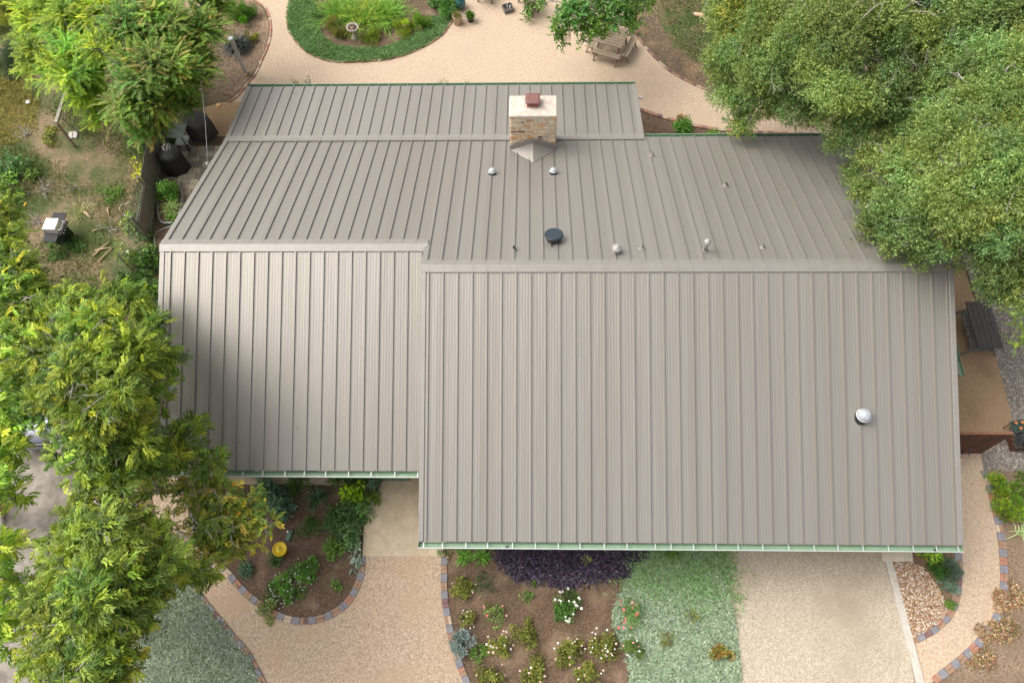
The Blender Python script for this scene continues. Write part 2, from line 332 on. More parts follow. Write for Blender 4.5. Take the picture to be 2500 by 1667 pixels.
sheet('rose_bed', P_RBED, .012, mat('brown_mulch', (.075, .045, .027), (.20, .13, .08), 22, .95, .018, 28, c3=(.30, .205, .13), s3=1.1, f3=(.5, .75), detail=9))
P_GC = [(1610, 1325), (1575, 1365), (1540, 1400), (1522, 1440), (1506, 1470), (1495, 1505), (1502, 1545), (1530, 1590), (1560, 1770), (1812, 1770), (1800, 1585), (1790, 1500), (1775, 1450), (1762, 1400), (1752, 1325)]
P_DRV = [(1745, 1300), (1752, 1335), (1760, 1400), (1773, 1450), (1788, 1500), (1798, 1585), (1815, 1800), (2262, 1800), (2216, 1585), (2160, 1372), (2148, 1300)]
sheet('driveway', P_DRV, .016, AGG)
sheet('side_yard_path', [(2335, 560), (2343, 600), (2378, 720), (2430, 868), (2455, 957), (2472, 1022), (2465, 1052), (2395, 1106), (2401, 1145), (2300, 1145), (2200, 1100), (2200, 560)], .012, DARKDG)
P_RP = [(2200, 1104), (2393, 1104), (2401, 1145), (2418, 1200), (2430, 1248), (2440, 1294), (2447, 1346), (2450, 1421), (2445, 1469), (2431, 1510), (2408, 1545), (2378, 1580), (2330, 1622), (2280, 1660), (2150, 1760), (2238, 1760), (2222, 1570), (2250, 1552), (2275, 1540), (2300, 1520), (2318, 1500), (2333, 1470), (2338, 1440), (2340, 1400), (2338, 1345), (2300, 1300), (2200, 1300)]
sheet('side_path', [(2200, 1104), (2393, 1104), (2401, 1145), (2418, 1200), (2430, 1248), (2440, 1294), (2447, 1346), (2450, 1421), (2445, 1469), (2431, 1510), (2408, 1545), (2378, 1580), (2330, 1622), (2280, 1662), (2244, 1690), (2218, 1585), (2216, 1562), (2250, 1552), (2275, 1540), (2300, 1520), (2318, 1500), (2333, 1470), (2338, 1440), (2340, 1400), (2338, 1345), (2300, 1300), (2200, 1300)], .014, DG)
sheet('pebble_yard', [(2345, 560), (2343, 600), (2378, 720), (2430, 868), (2455, 957), (2472, 1022), (2465, 1052), (2395, 1106), (2401, 1146), (2460, 1150), (2900, 1160), (2900, 560)], .010, PEBG)
sheet('right_bed', [(2401, 1146), (2418, 1200), (2430, 1248), (2440, 1294), (2447, 1346), (2450, 1421), (2445, 1469), (2431, 1510), (2408, 1545), (2378, 1580), (2330, 1622), (2280, 1664), (2246, 1692), (2268, 1790), (2900, 1790), (2900, 1160), (2460, 1150)], .008, mat('sandy_mulch', (.14, .095, .06), (.36, .26, .17), 16, .95, .015, 22, c3=(.20, .14, .09), s3=.8, detail=9))
P_PEB = [(2170, 1372), (2228, 1372), (2255, 1385), (2290, 1430), (2306, 1470), (2314, 1488), (2306, 1504), (2290, 1520), (2262, 1540), (2235, 1554), (2217, 1560)]
sheet('pebble_bed', [(2165, 1365), (2150, 1320), (2345, 1320), (2340, 1400), (2338, 1440), (2333, 1470), (2318, 1500), (2300, 1520), (2275, 1540), (2250, 1552), (2217, 1562)], .018, mat('pebble_soil', (.12, .07, .04), (.27, .18, .11), 20, .95, .01, 30))
sheet('street_driveway', [(-900, 880), (60, 880), (300, 1000), (330, 1150), (340, 1300), (300, 1400), (330, 1800), (-900, 1900)], .006, OLDC)
P_SAGE = [(445, 1400), (470, 1432), (508, 1482), (557, 1542), (605, 1602), (675, 1760), (200, 1760), (300, 1590), (345, 1550), (385, 1500), (410, 1440)]
sheet('left_bed', [(365, 1150), (380, 1250), (410, 1340), (445, 1400), (470, 1432), (508, 1482), (557, 1542), (607, 1602), (677, 1770), (200, 1770), (300, 1500), (340, 1300), (330, 1150)], .011, SOIL)
# paving slabs of the patio: one laid surface
mb = MB(); a0 = G(463, 470, 0); ax = G(545, 336, 0)
for i in range(9):
    for j in range(12):
        cx = a0[0] - .60 + .34 * i + (.17 if j % 3 == 1 else 0); cy = G(465, 470, 0)[1] + .27 * j - .3
        c = random.choice([(.50, .42, .31), (.34, .30, .25), (.56, .49, .38), (.42, .36, .29), (.28, .25, .21), (.6, .51, .38)])
        if j > 9: continue
        mb.box((cx, cy, .012), (.325, .255, .03), 0, 0, .006, col=c)
tag(mb.build('patio_paving', attrmat('paving', .85)), None, None, None, 'structure')

# ============================================================= HOUSE
HOUSE = thing('house', 'long low house with a bronze standing-seam metal roof and stone chimney', 'house', (0, 0, 0))
def hb(mb, name, m, parent=None): o = mb.build(name, m); o.parent = parent or HOUSE; return o
def slope(mb, x0, x1, ya, za, yb, zb, seams, th=.10, rib=.046, rw=.024, mi=0):
    """slab from (ya,za) upper to (yb,zb) lower, surface at the given heights, with standing seams"""
    L = math.hypot(yb - ya, zb - za); ny, nz = -(zb - za) / L, (yb - ya) / L
    if nz < 0: ny, nz = -ny, -nz
    v = [(x0, ya, za), (x1, ya, za), (x1, yb, zb), (x0, yb, zb)]; u = [(p[0], p[1] - ny * th, p[2] - nz * th) for p in v]
    fr = [(0, 1, 2, 3), (7, 6, 5, 4), (0, 4, 5, 1), (1, 5, 6, 2), (2, 6, 7, 3), (3, 7, 4, 0)]
    if yb > ya: fr = [f[::-1] for f in fr]
    fr = [f[::-1] for f in fr]
    mb.add(v + u, fr, mi)
    for x in seams:
        if x < x0 + .03 or x > x1 - .03: continue
        a = [(x - rw / 2, ya, za - .002), (x + rw / 2, ya, za - .002), (x + rw / 2, yb, zb - .002), (x - rw / 2, yb, zb - .002)]
        b = [(p[0], p[1] + ny * rib, p[2] + nz * rib) for p in a]
        fs = [(4, 5, 6, 7), (0, 1, 5, 4), (1, 2, 6, 5), (2, 3, 7, 6), (3, 0, 4, 7)]
        mb.add(a + b, fs, mi)
PS = .4064
sR = [.20 + PS * i for i in range(40)]; sL = [-.10 - PS * i for i in range(40)]
roofs = []
mb = MB(); slope(mb, 0, W_, 0, Zr, -E1, ZE1, sR); RF = hb(mb, 'roof', ROOF)
mb = MB(); slope(mb, XL, -.005, YL, ZL, -E2, ZE2, sL); RL = hb(mb, 'roof', ROOF)
sB = [.13 + PS * i for i in range(-30, 40)]
mb = MB(); slope(mb, XL, 0, YL, ZL, YB, ZB, sB); slope(mb, 0, W_, 0, Zr, YB, ZB, [s for s in sB if s > .05]); RB = hb(mb, 'roof', ROOF)
mb = MB(); slope(mb, XL, XP, YB + .002, ZB, YP, ZP, sB); RP_ = hb(mb, 'roof', ROOF)
# ridge caps, hip strip, rake trim
def cap(x0, x1, y, z, mfb, mff, lb, lf, h=.045, parent=RF):
    mb = MB(); pr = [(y - lf, z - mff * lf + h - .03), (y - lf, z - mff * lf + h), (y, z + h), (y + lb, z - mfb * lb + h), (y + lb, z - mfb * lb + h - .03)]
    vs = [(x0, a, b) for a, b in pr] + [(x1, a, b) for a, b in pr]; k = len(pr)
    fs = [(i, i + 1, k + i + 1, k + i) for i in range(k - 1)] + [(4, 3, 2, 1, 0), (5, 6, 7, 8, 9)]; mb.add(vs, fs)
    return mb.build('ridge_cap', TRIM)
for a in ((-.02, W_ + .03, 0, Zr, m_, mf, .20, .20, .045), (XL - .03, .08, YL, ZL, m_, mf, .22, .20, .045)):
    o = cap(*a); o.parent = HOUSE
mb = MB(); n_ = .2
mb.add([(XL - .02, YB - .19, ZB + m_ * .19 + .045), (XP + .02, YB - .19, ZB + m_ * .19 + .045), (XP + .02, YB, ZB + .045), (XL - .02, YB, ZB + .045), (XL - .02, YB + .15, ZB - m2 * .15 + .045), (XP + .02, YB + .15, ZB - m2 * .15 + .045),
        (XL - .02, YB - .19, ZB + m_ * .19 + .01), (XP + .02, YB - .19, ZB + m_ * .19 + .01), (XL - .02, YB + .15, ZB - m2 * .15 + .01), (XP + .02, YB + .15, ZB - m2 * .15 + .01)],
       [(0, 1, 2, 3), (3, 2, 5, 4), (6, 7, 1, 0), (4, 5, 9, 8), (6, 0, 3, 4, 8), (7, 9, 5, 2, 1)])
hb(mb, 'transition_flashing', TRIM)
def rake(x, ya, za, yb, zb, side):
    """edge trim: folded strip on top of the slab edge and a fascia face"""
    L = math.hypot(yb - ya, zb - za); mb = MB(); w2 = .13
    xi = x - side * w2; xo = x + side * .018
    t = .03; v = []
    for yy, zz in ((ya, za), (yb, zb)): v += [(xi, yy, zz + .004), (xi + side * .02, yy, zz + t), (xo, yy, zz + t), (xo, yy, zz - .20)]
    mb.add(v, [(0, 1, 5, 4), (1, 2, 6, 5), (2, 3, 7, 6), (0, 3, 2, 1), (4, 5, 6, 7)]); return hb(mb, 'rake_trim', TRIM)
rake(W_, 0, Zr, -E1, ZE1, 1); rake(W_, 0, Zr, YB, ZB, 1); rake(0, 0, Zr, -E1, ZE1, -1); rake(0, 0, Zr, YL - .18, ZL + m_ * .18, -1)
rake(XL, YL, ZL, -E2, ZE2, -1); rake(XL, YL, ZL, YB, ZB, -1); rake(XL, YB, ZB, YP, ZP, -1); rake(XP, YB + .1, ZB - .02, YP, ZP, 1)
# walls
def prism(prof, x0, x1, name='wall', m=WALLM):
    mb = MB(); k = len(prof); mb.add([(x0, a, b) for a, b in prof] + [(x1, a, b) for a, b in prof], [tuple(range(k)), tuple(range(2 * k - 1, k - 1, -1))] + [(i, k + i, k + (i + 1) % k, (i + 1) % k) for i in range(k)]); return hb(mb, name, m)
def zf(y): return Zr - .17 - (mf * -y if y < 0 else m_ * y)
def zl(y): return ZL - .17 - (mf * (YL - y) if y < YL else m_ * (y - YL))
prism([(-6.4, 0), (6.35, 0), (6.35, zf(6.35)), (0, zf(0)), (-6.4, zf(-6.4))], .03, W_ - .35)
prism([(-4.5, 0), (6.35, 0), (6.35, zl(6.35)), (YL, zl(YL)), (-4.5, zl(-4.5))], XL + .35, .02)
# clerestory face between the two roof levels
mb = MB(); ys = [-E2, 0]; mb.add([(.006, -E2 - .02, ZE2 - .1), (.006, -E2 - .02, Zr - mf * (E2 + .02) - .1), (.006, 0, Zr - .11), (.006, YL, ZL - .05), (.026, -E2 - .02, ZE2 - .1), (.026, -E2 - .02, Zr - mf * (E2 + .02) - .1), (.026, 0, Zr - .11), (.026, YL, ZL - .05)], [(0, 1, 2, 3), (7, 6, 5, 4), (0, 4, 5, 1), (1, 5, 6, 2), (2, 6, 7, 3), (3, 7, 4, 0)]); hb(mb, 'wall_flashing', TRIM)
for i in range(6):
    x = XL + .35 + i * (XP - XL - .7) / 5; mb = MB(); mb.box((x, YP - .35, (ZP - .15) / 2), (.14, .14, ZP - .15)); hb(mb, 'porch_post', WOOD)
mb = MB(); mb.box(((XL + XP) / 2, YP - .35, ZP - .13), (XP - XL - .4, .12, .16)); hb(mb, 'porch_beam', WOOD)
# doors and windows under the eaves
mb = MB(); mb.box((10.2, -6.43, 1.08), (4.9, .06, 2.15)); [mb.box((10.2, -6.47, z), (4.8, .02, .03)) for z in (.55, 1.08, 1.6)]; hb(mb, 'garage_door', mat('garage_paint', (.5, .45, .36), rough=.5))
for x, y in ((2.4, -6.4), (4.9, -6.4), (-6.0, -4.5), (-4.0, -4.5)):
    mb = MB(); mb.box((x, y - .03, 1.45), (1.2, .08, 1.2)); f = hb(mb, 'window', WHITE); mb = MB(); mb.box((x, y - .08, 1.45), (1.06, .02, 1.06)); hb(mb, 'pane', GLASS, f)
mb = MB(); mb.box((-1.3, -4.54, 1.05), (.95, .08, 2.1)); dd = hb(mb, 'door', mat('door_paint', (.12, .2, .15), rough=.5)); mb = MB(); mb.lathe((-.95, -4.61, 1.0), [(.0, -.03), (.03, -.02), (.03, .02), (0, .03)], 10); hb(mb, 'handle', STEEL, dd)
# gutters
def gutter(x0, x1, y, z, side, straps, ends=True):
    """open box gutter hung outside the eave; side -1 front, +1 back"""
    wd, dp, t = .15, .11, .006; mb = MB(); ya = y + side * .01; yb = y + side * (wd + .01)
    xm, L = (x0 + x1) / 2, x1 - x0
    mb.box((xm, ya, z - dp / 2), (L, t, dp)); mb.box((xm, (ya + yb) / 2, z - dp), (L, wd, t)); mb.box((xm, yb, z - dp / 2 - .006), (L, t, dp - .012))
    if ends: mb.box((x0 - t / 2, (ya + yb) / 2, z - dp / 2), (t, wd + t, dp)); mb.box((x1 + t / 2, (ya + yb) / 2, z - dp / 2), (t, wd + t, dp))
    g = hb(mb, 'gutter', GREEN)
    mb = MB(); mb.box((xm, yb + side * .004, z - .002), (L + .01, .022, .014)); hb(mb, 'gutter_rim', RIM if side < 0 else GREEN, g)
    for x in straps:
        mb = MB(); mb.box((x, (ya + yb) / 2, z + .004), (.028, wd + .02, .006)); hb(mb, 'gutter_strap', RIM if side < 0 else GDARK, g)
    return g
def xs_on(pxs, py, z): return [G(p, py, z)[0] for p in pxs]
zz = ZE1 - .05
gR = gutter(-.02, W_ + .03, -E1, zz, -1, xs_on([1034, 1080, 1137, 1190, 1251, 1307, 1363, 1416, 1475, 1531, 1600, 1638, 1693, 1748, 1802, 1862, 1925, 1987, 2045, 2106, 2168, 2228, 2285, 2338], 1332, zz))
zz = ZE2 - .05
gL = gutter(XL - .02, -.03, -E2, zz, -1, xs_on([395, 445, 500, 541, 593, 642, 696, 743, 795, 851, 906, 964, 1020], 1155, zz))
gP = gutter(XL - .02, XP + .02, YP, ZP - .04, 1, [XL + .3 + .72 * i for i in range(20)])
gB = gutter(XP + .06, W_ + .02, YB, ZB - .04, 1, [XP + .35 + .72 * i for i in range(11)])
for g, x, y, z in ((gR, G(1238, 1328, ZE1)[0], -E1 - .085, ZE1 - .05 - .10), (gR, G(2289, 1336, ZE1)[0], -E1 - .085, ZE1 - .15)):
    mb = MB(); mb.lathe((x, y, z), [(.045, 0), (.045, .004)], 14, smooth=False); hb(mb, 'outlet', BLKM, g)
    mb = MB(); mb.tube([(x, y, z), (x, y + .1, z - .25), (x, -6.5, z - .4), (x, -6.5, .1)], .04, 8); hb(mb, 'downspout', GREEN, g)
# chimney
nB = (0, m_, 1.0); dB = Zr      # back roof plane: z + m*y = Zr
pl, pr = GP(1246.6, 365.6, nB, dB), GP(1356, 363.7, nB, dB)
cy0 = (pl[1] + pr[1]) / 2; cx0, cx1 = pl[0], pr[0]; cz0 = Zr - m_ * cy0
pt = GP(1302, 285, (0, 1, 0), cy0); cz1 = pt[2]; pb = G(1302, 236, cz1); cy1 = pb[1]
CX = (cx0 + cx1) / 2; CY = (cy0 + cy1) / 2; cwx, cwy = cx1 - cx0, cy1 - cy0
print('chimney', cx0, cx1, cy0, cy1, cz0, cz1)
def stonechim():
    m = D.materials.new('chimney_mortar'); m.use_nodes = True; m.node_tree.nodes['Principled BSDF'].inputs['Base Color'].default_value = (.74, .68, .58, 1); m.node_tree.nodes['Principled BSDF'].inputs['Roughness'].default_value = .9; return m
CH = thing('tmp', 'x', 'x'); D.objects.remove(CH)
mb = MB(); zb = ZB - .4; mb.box((CX, CY, (zb + cz1 - .02) / 2), (cwx - .03, cwy - .03, cz1 - .02 - zb)); CH = hb(mb, 'chimney', stonechim())
CH['label'] = 'stone chimney of tan and orange rubble with white mortar'
mb = MB(); pal = [(.62, .50, .34), (.66, .55, .39), (.55, .31, .13), (.58, .43, .25), (.50, .41, .28), (.58, .48, .33), (.46, .23, .10), (.20, .10, .06), (.54, .42, .28), (.62, .52, .37), (.58, .47, .30), (.48, .42, .32), (.55, .34, .16)]
def stonerow(fix, axis, a0, a1, outward):
    z = ZB - .3
    while z < cz1 - .05:
        h = random.choice([.07, .085, .10, .12]); h = min(h, cz1 - .015 - z); a = a0
        while a < a1 - .02:
            L = random.uniform(.12, .30); L = min(L, a1 - a); 
            if a1 - a - L < .07: L = a1 - a
            c = random.choice(pal); k = random.uniform(.9, 1.25); c = tuple(min(.85, q * k) for q in c); g = .018
            hh = h - 2 * g; j = random.uniform(-.006, .006)
            vs = []
            for d, ins in ((0, 0), (.014 + random.random() * .008, .012)):
                for (sa, sz) in ((0, 0), (1, 0), (1, 1), (0, 1)):
                    aa = a + g + ins + (L - 2 * g - 2 * ins) * sa + random.uniform(-.006, .006); bb = z + j + g + ins * .6 + (hh - 1.2 * ins) * sz + random.uniform(-.005, .005)
                    vs.append((aa, fix + outward * d, bb) if axis == 'x' else (fix + outward * d, aa, bb))
            mb.add(vs, [(4, 5, 6, 7), (0, 1, 5, 4), (1, 2, 6, 5), (2, 3, 7, 6), (3, 0, 4, 7)], 0, False, c); a += L
        z += h
stonerow(cy0 + .012, 'x', cx0, cx1, -1); stonerow(cy1 - .012, 'x', cx0, cx1, 1); stonerow(cx0 + .012, 'y', cy0, cy1, -1); stonerow(cx1 - .012, 'y', cy0, cy1, 1)
hb(mb, 'stone_facing', attrmat('stone_face', .85), CH)
mb = MB(); e = .015
k = 8; # crown slab, slightly sloped and rounded corners
def rr(w2, d2, r, n=5):
    o = []
    for qx, qy, a0_ in ((1, 1, 0), (-1, 1, 90), (-1, -1, 180), (1, -1, 270)):
        for i in range(n + 1): a = math.radians(a0_ + 90 * i / n); o.append((qx * (w2 - r) + r * math.cos(a), qy * (d2 - r) + r * math.sin(a)))
    return o
A = rr(cwx / 2 + e, cwy / 2 + e, .05); B = rr(cwx / 2 - .02, cwy / 2 - .02, .06); C3 = rr(.25, .24, .05); nn = len(A)
vs = [(CX + x, CY + y, cz1 - .03) for x, y in A] + [(CX + x + random.uniform(-.008, .008), CY + y, cz1 + .02) for x, y in A] + [(CX + x, CY + y, cz1 + .045) for x, y in B] + [(CX - .02 + x, CY + .02 + y, cz1 + .085) for x, y in C3]
fs = [(r * nn + i, r * nn + (i + 1) % nn, (r + 1) * nn + (i + 1) % nn, (r + 1) * nn + i) for r in range(3) for i in range(nn)] + [tuple(3 * nn + i for i in range(nn)), tuple(range(nn))[::-1]]
mb.add(vs, fs); hb(mb, 'chimney_crown', mat('crown_mortar', (.48, .41, .33), (.62, .55, .47), 5, .85, .006, 12, c3=(.42, .30, .21), s3=3, f3=(.6, .8)), CH)
fc = GP(1301, 245, (0, 0, 1), cz1 + .3); fx, fy = CX - .02, CY + .06
mb = MB(); mb.box((fx, fy, cz1 + .13), (.34, .32, .16)); [mb.box((fx, fy, cz1 + .1 + q), (.38, .36, .02)) for q in (0, .09)]; fl = hb(mb, 'flue', mat('terracotta_rust', (.30, .12, .075), (.4, .17, .11), 9, .8), CH)
mb = MB(); A = rr(.24, .22, .04, 3); B = rr(.19, .17, .04, 3); nn = len(A); z0 = cz1 + .28
for (dx, dy) in ((-.15, -.14), (.15, -.14), (.15, .14), (-.15, .14)): mb.box((fx + dx, fy + dy, cz1 + .24), (.02, .02, .1))
vs = [(fx + x, fy + y, z0) for x, y in A] + [(fx + x, fy + y, z0 + .02) for x, y in A] + [(fx + x, fy + y, z0 + .04) for x, y in B]
mb.add(vs, [(r * nn + i, r * nn + (i + 1) % nn, (r + 1) * nn + (i + 1) % nn, (r + 1) * nn + i) for r in range(2) for i in range(nn)] + [tuple(2 * nn + i for i in range(nn)), tuple(range(nn))[::-1]])
hb(mb, 'flue_cap', mat('rust_red_cap', (.17, .075, .06), (.21, .095, .075), 8, .5), CH)
# cricket and step flashing
q = GP(1302, 398, nB, dB); hz = Zr - m_ * q[1]; off = .012
mb = MB(); a = (cx0 - .02, cy0 - .03, Zr - m_ * (cy0 - .03) + .012); b = (cx1 + .02, cy0 - .03, Zr - m_ * (cy0 - .03) + .012)
r1 = (CX, cy0 - .03, hz + .015); q1 = (CX, q[1], hz + .012)
mb.add([a, b, r1, q1], [(0, 3, 2), (3, 1, 2), (0, 2, 1)])
mb.add([(a[0], cy0 - .032, a[2] - .05), (b[0], cy0 - .032, b[2] - .05), (b[0], cy0 - .032, b[2] + .22), (CX, cy0 - .032, r1[2] + .2), (a[0], cy0 - .032, a[2] + .22),
        (a[0], cy0 - .012, a[2] - .05), (b[0], cy0 - .012, b[2] - .05), (b[0], cy0 - .012, b[2] + .22), (CX, cy0 - .012, r1[2] + .2), (a[0], cy0 - .012, a[2] + .22)], [(0, 1, 2, 3, 4), (9, 8, 7, 6, 5), (1, 6, 7, 2), (2, 7, 8, 3), (3, 8, 9, 4), (4, 9, 5, 0)])
for xx in (cx0 - .012, cx1 + .012):
    for (ya, yb) in ((cy0 - .03, cy1),): mb.add([(xx + s * .008, y, min(Zr - m_ * y, 9) + dz) for s in (-1, 1) for y, dz in ((ya, -.1), (ya, .22), (min(yb, YB), .18), (min(yb, YB), -.1))], [(0, 1, 2, 3), (7, 6, 5, 4), (0, 4, 5, 1), (1, 5, 6, 2), (2, 6, 7, 3), (3, 7, 4, 0)])
hb(mb, 'chimney_flashing', TRIM, CH)

# roof fittings --------------------------------------------------
def roofpt(px, py, back=True):
    return GP(px, py, nB, dB) if back else GP(px, py, (0, -mf, 1), Zr)
tiltB = Matrix.Rotation(-math.atan(m_), 4, 'X'); tiltF = Matrix.Rotation(math.atan(mf), 4, 'X')
DOME = mat('clear_dome', (.50, .52, .54), (.26, .29, .32), 22, .12, spec=.8, coat=.5); 
def skylight(px, py, r, back, lab):
    up_ = 0 if back else .09
    p = roofpt(px, py, back); M = Matrix.Translation(Vector(p)) @ (tiltB if back else Matrix.Identity(4))
    mb = MB(); mb.lathe(None, [(r * 1.0, -.12), (r * 1.0, .09 + up_), (r * .93, .10 + up_)], 28, M=M); o = hb(mb, 'tubular_skylight', BLKM); o['label'] = lab
    mb = MB(); mb.lathe(None, [(r * 1.04, .095 + up_)] + [(r * 1.02 * math.cos(q), .11 + up_ + r * .85 * math.sin(q)) for q in np.linspace(0, 1.5, 9)] + [(0, .11 + up_ + r * .852)], 28, M=M); hb(mb, 'dome', DOME, o)
    mb = MB(); mb.lathe(None, [(r * 1.03, .088 + up_), (r * 1.07, .092 + up_), (r * 1.07, .104 + up_), (r * 1.02, .108 + up_)], 28, M=M); hb(mb, 'ring', WHITE, o)
    mb = MB(); M = Matrix.Translation(Vector(p)) @ (tiltB if back else tiltF); mb.box(None, (r * 3.0, r * 3.4, .003), M=M @ Matrix.Translation((0, r * (-.2 if back else -.3), .002))); hb(mb, 'flashing_pan', TRIM, o)
skylight(1202, 425, .125, True, 'left skylight dome below the chimney'); skylight(1351, 424, .125, True, 'right skylight dome below the chimney'); skylight(2103, 1020, .19, False, 'larger skylight dome alone on the front slope')
# solar fan
p = roofpt(1352, 586); M = Matrix.Translation(Vector(p)) @ tiltB @ Matrix.Rotation(math.radians(6), 4, 'X')
mb = MB(); mb.lathe(None, [(.20, -.05), (.20, .07), (.17, .09), (.17, .13)], 32, M=M); mb.box(None, (.03, .3, .05), M=M @ Matrix.Translation((-.06, -.2, .03))); fan = hb(mb, 'solar_attic_fan', BLKM)
mb = MB(); mb.lathe(None, [(.17, .12), (.26, .15), (.275, .18), (.27, .215), (.25, .225)], 36, M=M, smooth=False); hb(mb, 'fan_cowl', BLKM, fan)
mb = MB(); mb.lathe(None, [(.245, .222), (.245, .232), (.0, .2325)], 36, M=M, smooth=False); hb(mb, 'solar_disc', mat('solar_cells', (.012, .02, .03), (.03, .05, .06), 30, .15, spec=.7), fan)
PIPE = mat('painted_vent', (.22, .20, .18), (.27, .25, .225), 10, .55)
def ventpipe(px, py, h, r, boot=.085, bend=0):
    p = Vector(roofpt(px, py)); mb = MB()
    mb.tube([p + Vector((0, 0, -.05)), p + Vector((0, 0, h * .5)), p + Vector((bend, 0, h))], r, 10, cap=False); mb.tube([p + Vector((0, 0, h * .5)), p + Vector((bend, 0, h * .9))], r * .7, 8, mi=1)
    o = hb(mb, 'vent_pipe', [PIPE, BLKM]); M = Matrix.Translation(p) @ tiltB
    mb = MB(); mb.lathe(None, [(boot * 1.25, .003), (boot * 1.2, .012), (boot * .85, .02), (r * 1.5, .09), (r * 1.25, .11)], 18, M=M); hb(mb, 'pipe_boot', PIPE, o); return o
ventpipe(1255, 610, .16, .04, .075); ventpipe(1566, 607, .22, .018, .085, .02); ventpipe(1861, 605, .16, .02, .085); ventpipe(1591, 381, .20, .022, .085, .02); ventpipe(1771, 454, .15, .035, .085)
def capvent(px, py, h, r, rc, lab):
    p = Vector(roofpt(px, py)); mb = MB(); mb.tube([p + Vector((0, 0, -.05)), p + Vector((0, 0, h))], r, 14); o = hb(mb, 'flue_vent', PIPE); o['label'] = lab
    mb = MB(); mb.lathe(p + Vector((0, 0, h)), [(r * 1.05, -.05), (rc * .95, -.02), (rc, 0), (rc, .05), (rc * .9, .075), (rc * .45, .09), (rc * .42, .105), (rc * .1, .115), (0, .116)], 24); hb(mb, 'vent_hood', mat('vent_grey', (.33, .31, .29), (.39, .37, .35), 9, .5), o)
    mb = MB(); mb.lathe(None, [(rc * 1.1, .004), (rc * .9, .02), (r * 1.3, .07), (r * 1.1, .08)], 18, M=Matrix.Translation(p) @ tiltB); hb(mb, 'pipe_boot', PIPE, o)
capvent(1505, 615, .16, .085, .135, 'wide short flue vent'); capvent(1720, 612, .42, .05, .095, 'tall thin flue vent with round hood')
# small things on the right wall: awning with a green gutter, vent hood
a = G(2334, 838, 2.1); b = G(2352, 917, 2.1)
mb = MB(); x1 = b[0]; ya, yb = a[1], b[1]
mb.add([(W_ - .36, ya, 2.4), (W_ - .36, yb, 2.4), (x1 - .1, yb, 2.14), (x1 - .1, ya, 2.14), (W_ - .36, ya, 2.35), (W_ - .36, yb, 2.35), (x1 - .1, yb, 2.09), (x1 - .1, ya, 2.09)], [(3, 2, 1, 0), (4, 5, 6, 7), (0, 1, 5, 4), (1, 2, 6, 5), (2, 3, 7, 6), (3, 0, 4, 7)]); aw = hb(mb, 'side_awning', ROOF)
mb = MB(); mb.box((x1 - .09, (ya + yb) / 2, 2.08), (.01, abs(ya - yb), .1)); mb.box((x1 - .03, (ya + yb) / 2, 2.035), (.12, abs(ya - yb), .01)); mb.box((x1 + .03, (ya + yb) / 2, 2.08), (.012, abs(ya - yb), .1)); hb(mb, 'awning_gutter', GREEN, aw)
p = G(2340, 995, 2.0); mb = MB(); mb.box((W_ - .30, p[1], 2.0), (.12, .16, .2)); hb(mb, 'wall_vent_hood', BLKM)  # plain black vent hood on the right wall
#@@PART2
# ============================================================= EDGINGS
def wchild(mb, name, m, parent):
    L = parent.location; mb.v = [(a - L[0], b - L[1], c - L[2]) for a, b, c in mb.v]
    o = mb.build(name, m); o.parent = parent; return o
PAVER = [mat('slate_paver', (.17, .165, .18), (.26, .25, .265), 9, .85, .003, 30), mat('red_brick', (.32, .15, .10), (.42, .22, .15), 12, .9, .003, 30),
         mat('brown_brick', (.27, .16, .10), (.38, .25, .17), 12, .9, .003, 30), mat('tan_brick', (.42, .31, .22), (.56, .44, .33), 12, .9, .003, 30), mat('plum_brick', (.15, .085, .08), (.24, .14, .13), 12, .9, .003, 30)]
def edging(label, pts, kind, width, h=.05):
    P = smooth_curve(pts, 10); Wp = [G(p[0], p[1], 0)[:2] for p in P]; base = Wp[len(Wp) // 2]
    t = thing('brick_edging', label, 'edging', (base[0], base[1], 0)); seg = np.array(Wp); d = np.r_[0, np.cumsum(np.linalg.norm(np.diff(seg, axis=0), axis=1))]
    s = 0; i = 0; made = 0
    def at(u): return np.array([np.interp(u, d, seg[:, 0]), np.interp(u, d, seg[:, 1])])
    while s < d[-1] - .1 and made < 98:
        if kind == 'block':
            grey = i % 2 == 0; L = .24 if grey else .25
        else: L = .20; grey = False
        a, b = at(s), at(min(s + L, d[-1])); c = (a + b) / 2; ang = math.atan2(*(b - a)[::-1]); nx = np.array([-math.sin(ang), math.cos(ang)])
        jz = random.uniform(-.008, .008); ja = random.uniform(-.03, .03)
        if kind == 'block' and not grey:
            k = random.choice(['two', 'two', 'cross'])
            mi = random.choice([1, 2, 2, 3, 1]) if random.random() < .85 else 4
            if k == 'two':
                for sd_ in (-1, 1):
                    mb = MB(); q = c + nx * sd_ * width / 4; mb.box((q[0], q[1], h / 2 + jz), (L - .012, width / 2 - .008, h), ang + ja, 0, .005); wchild(mb, 'brick', PAVER[random.choice([mi, mi, 2])], t); made += 1
            else:
                for sd_ in (-1, 1):
                    q = c + (b - a) / np.linalg.norm(b - a) * sd_ * L / 4; mb = MB(); mb.box((q[0], q[1], h / 2 + jz), (L / 2 - .008, width - .012, h), ang + ja, 0, .005); wchild(mb, 'brick', PAVER[random.choice([mi, mi, 2])], t); made += 1
        else:
            mi = 0 if grey else random.choice(kind if isinstance(kind, list) else [1, 1, 2, 3])
            mb = MB(); mb.box((c[0], c[1], h / 2 + jz), (L - .010, width - (.0 if grey else .01), h), ang + ja, 0, .005); wchild(mb, 'paver' if grey else 'brick', PAVER[mi], t); made += 1
        s += L; i += 1
    return t
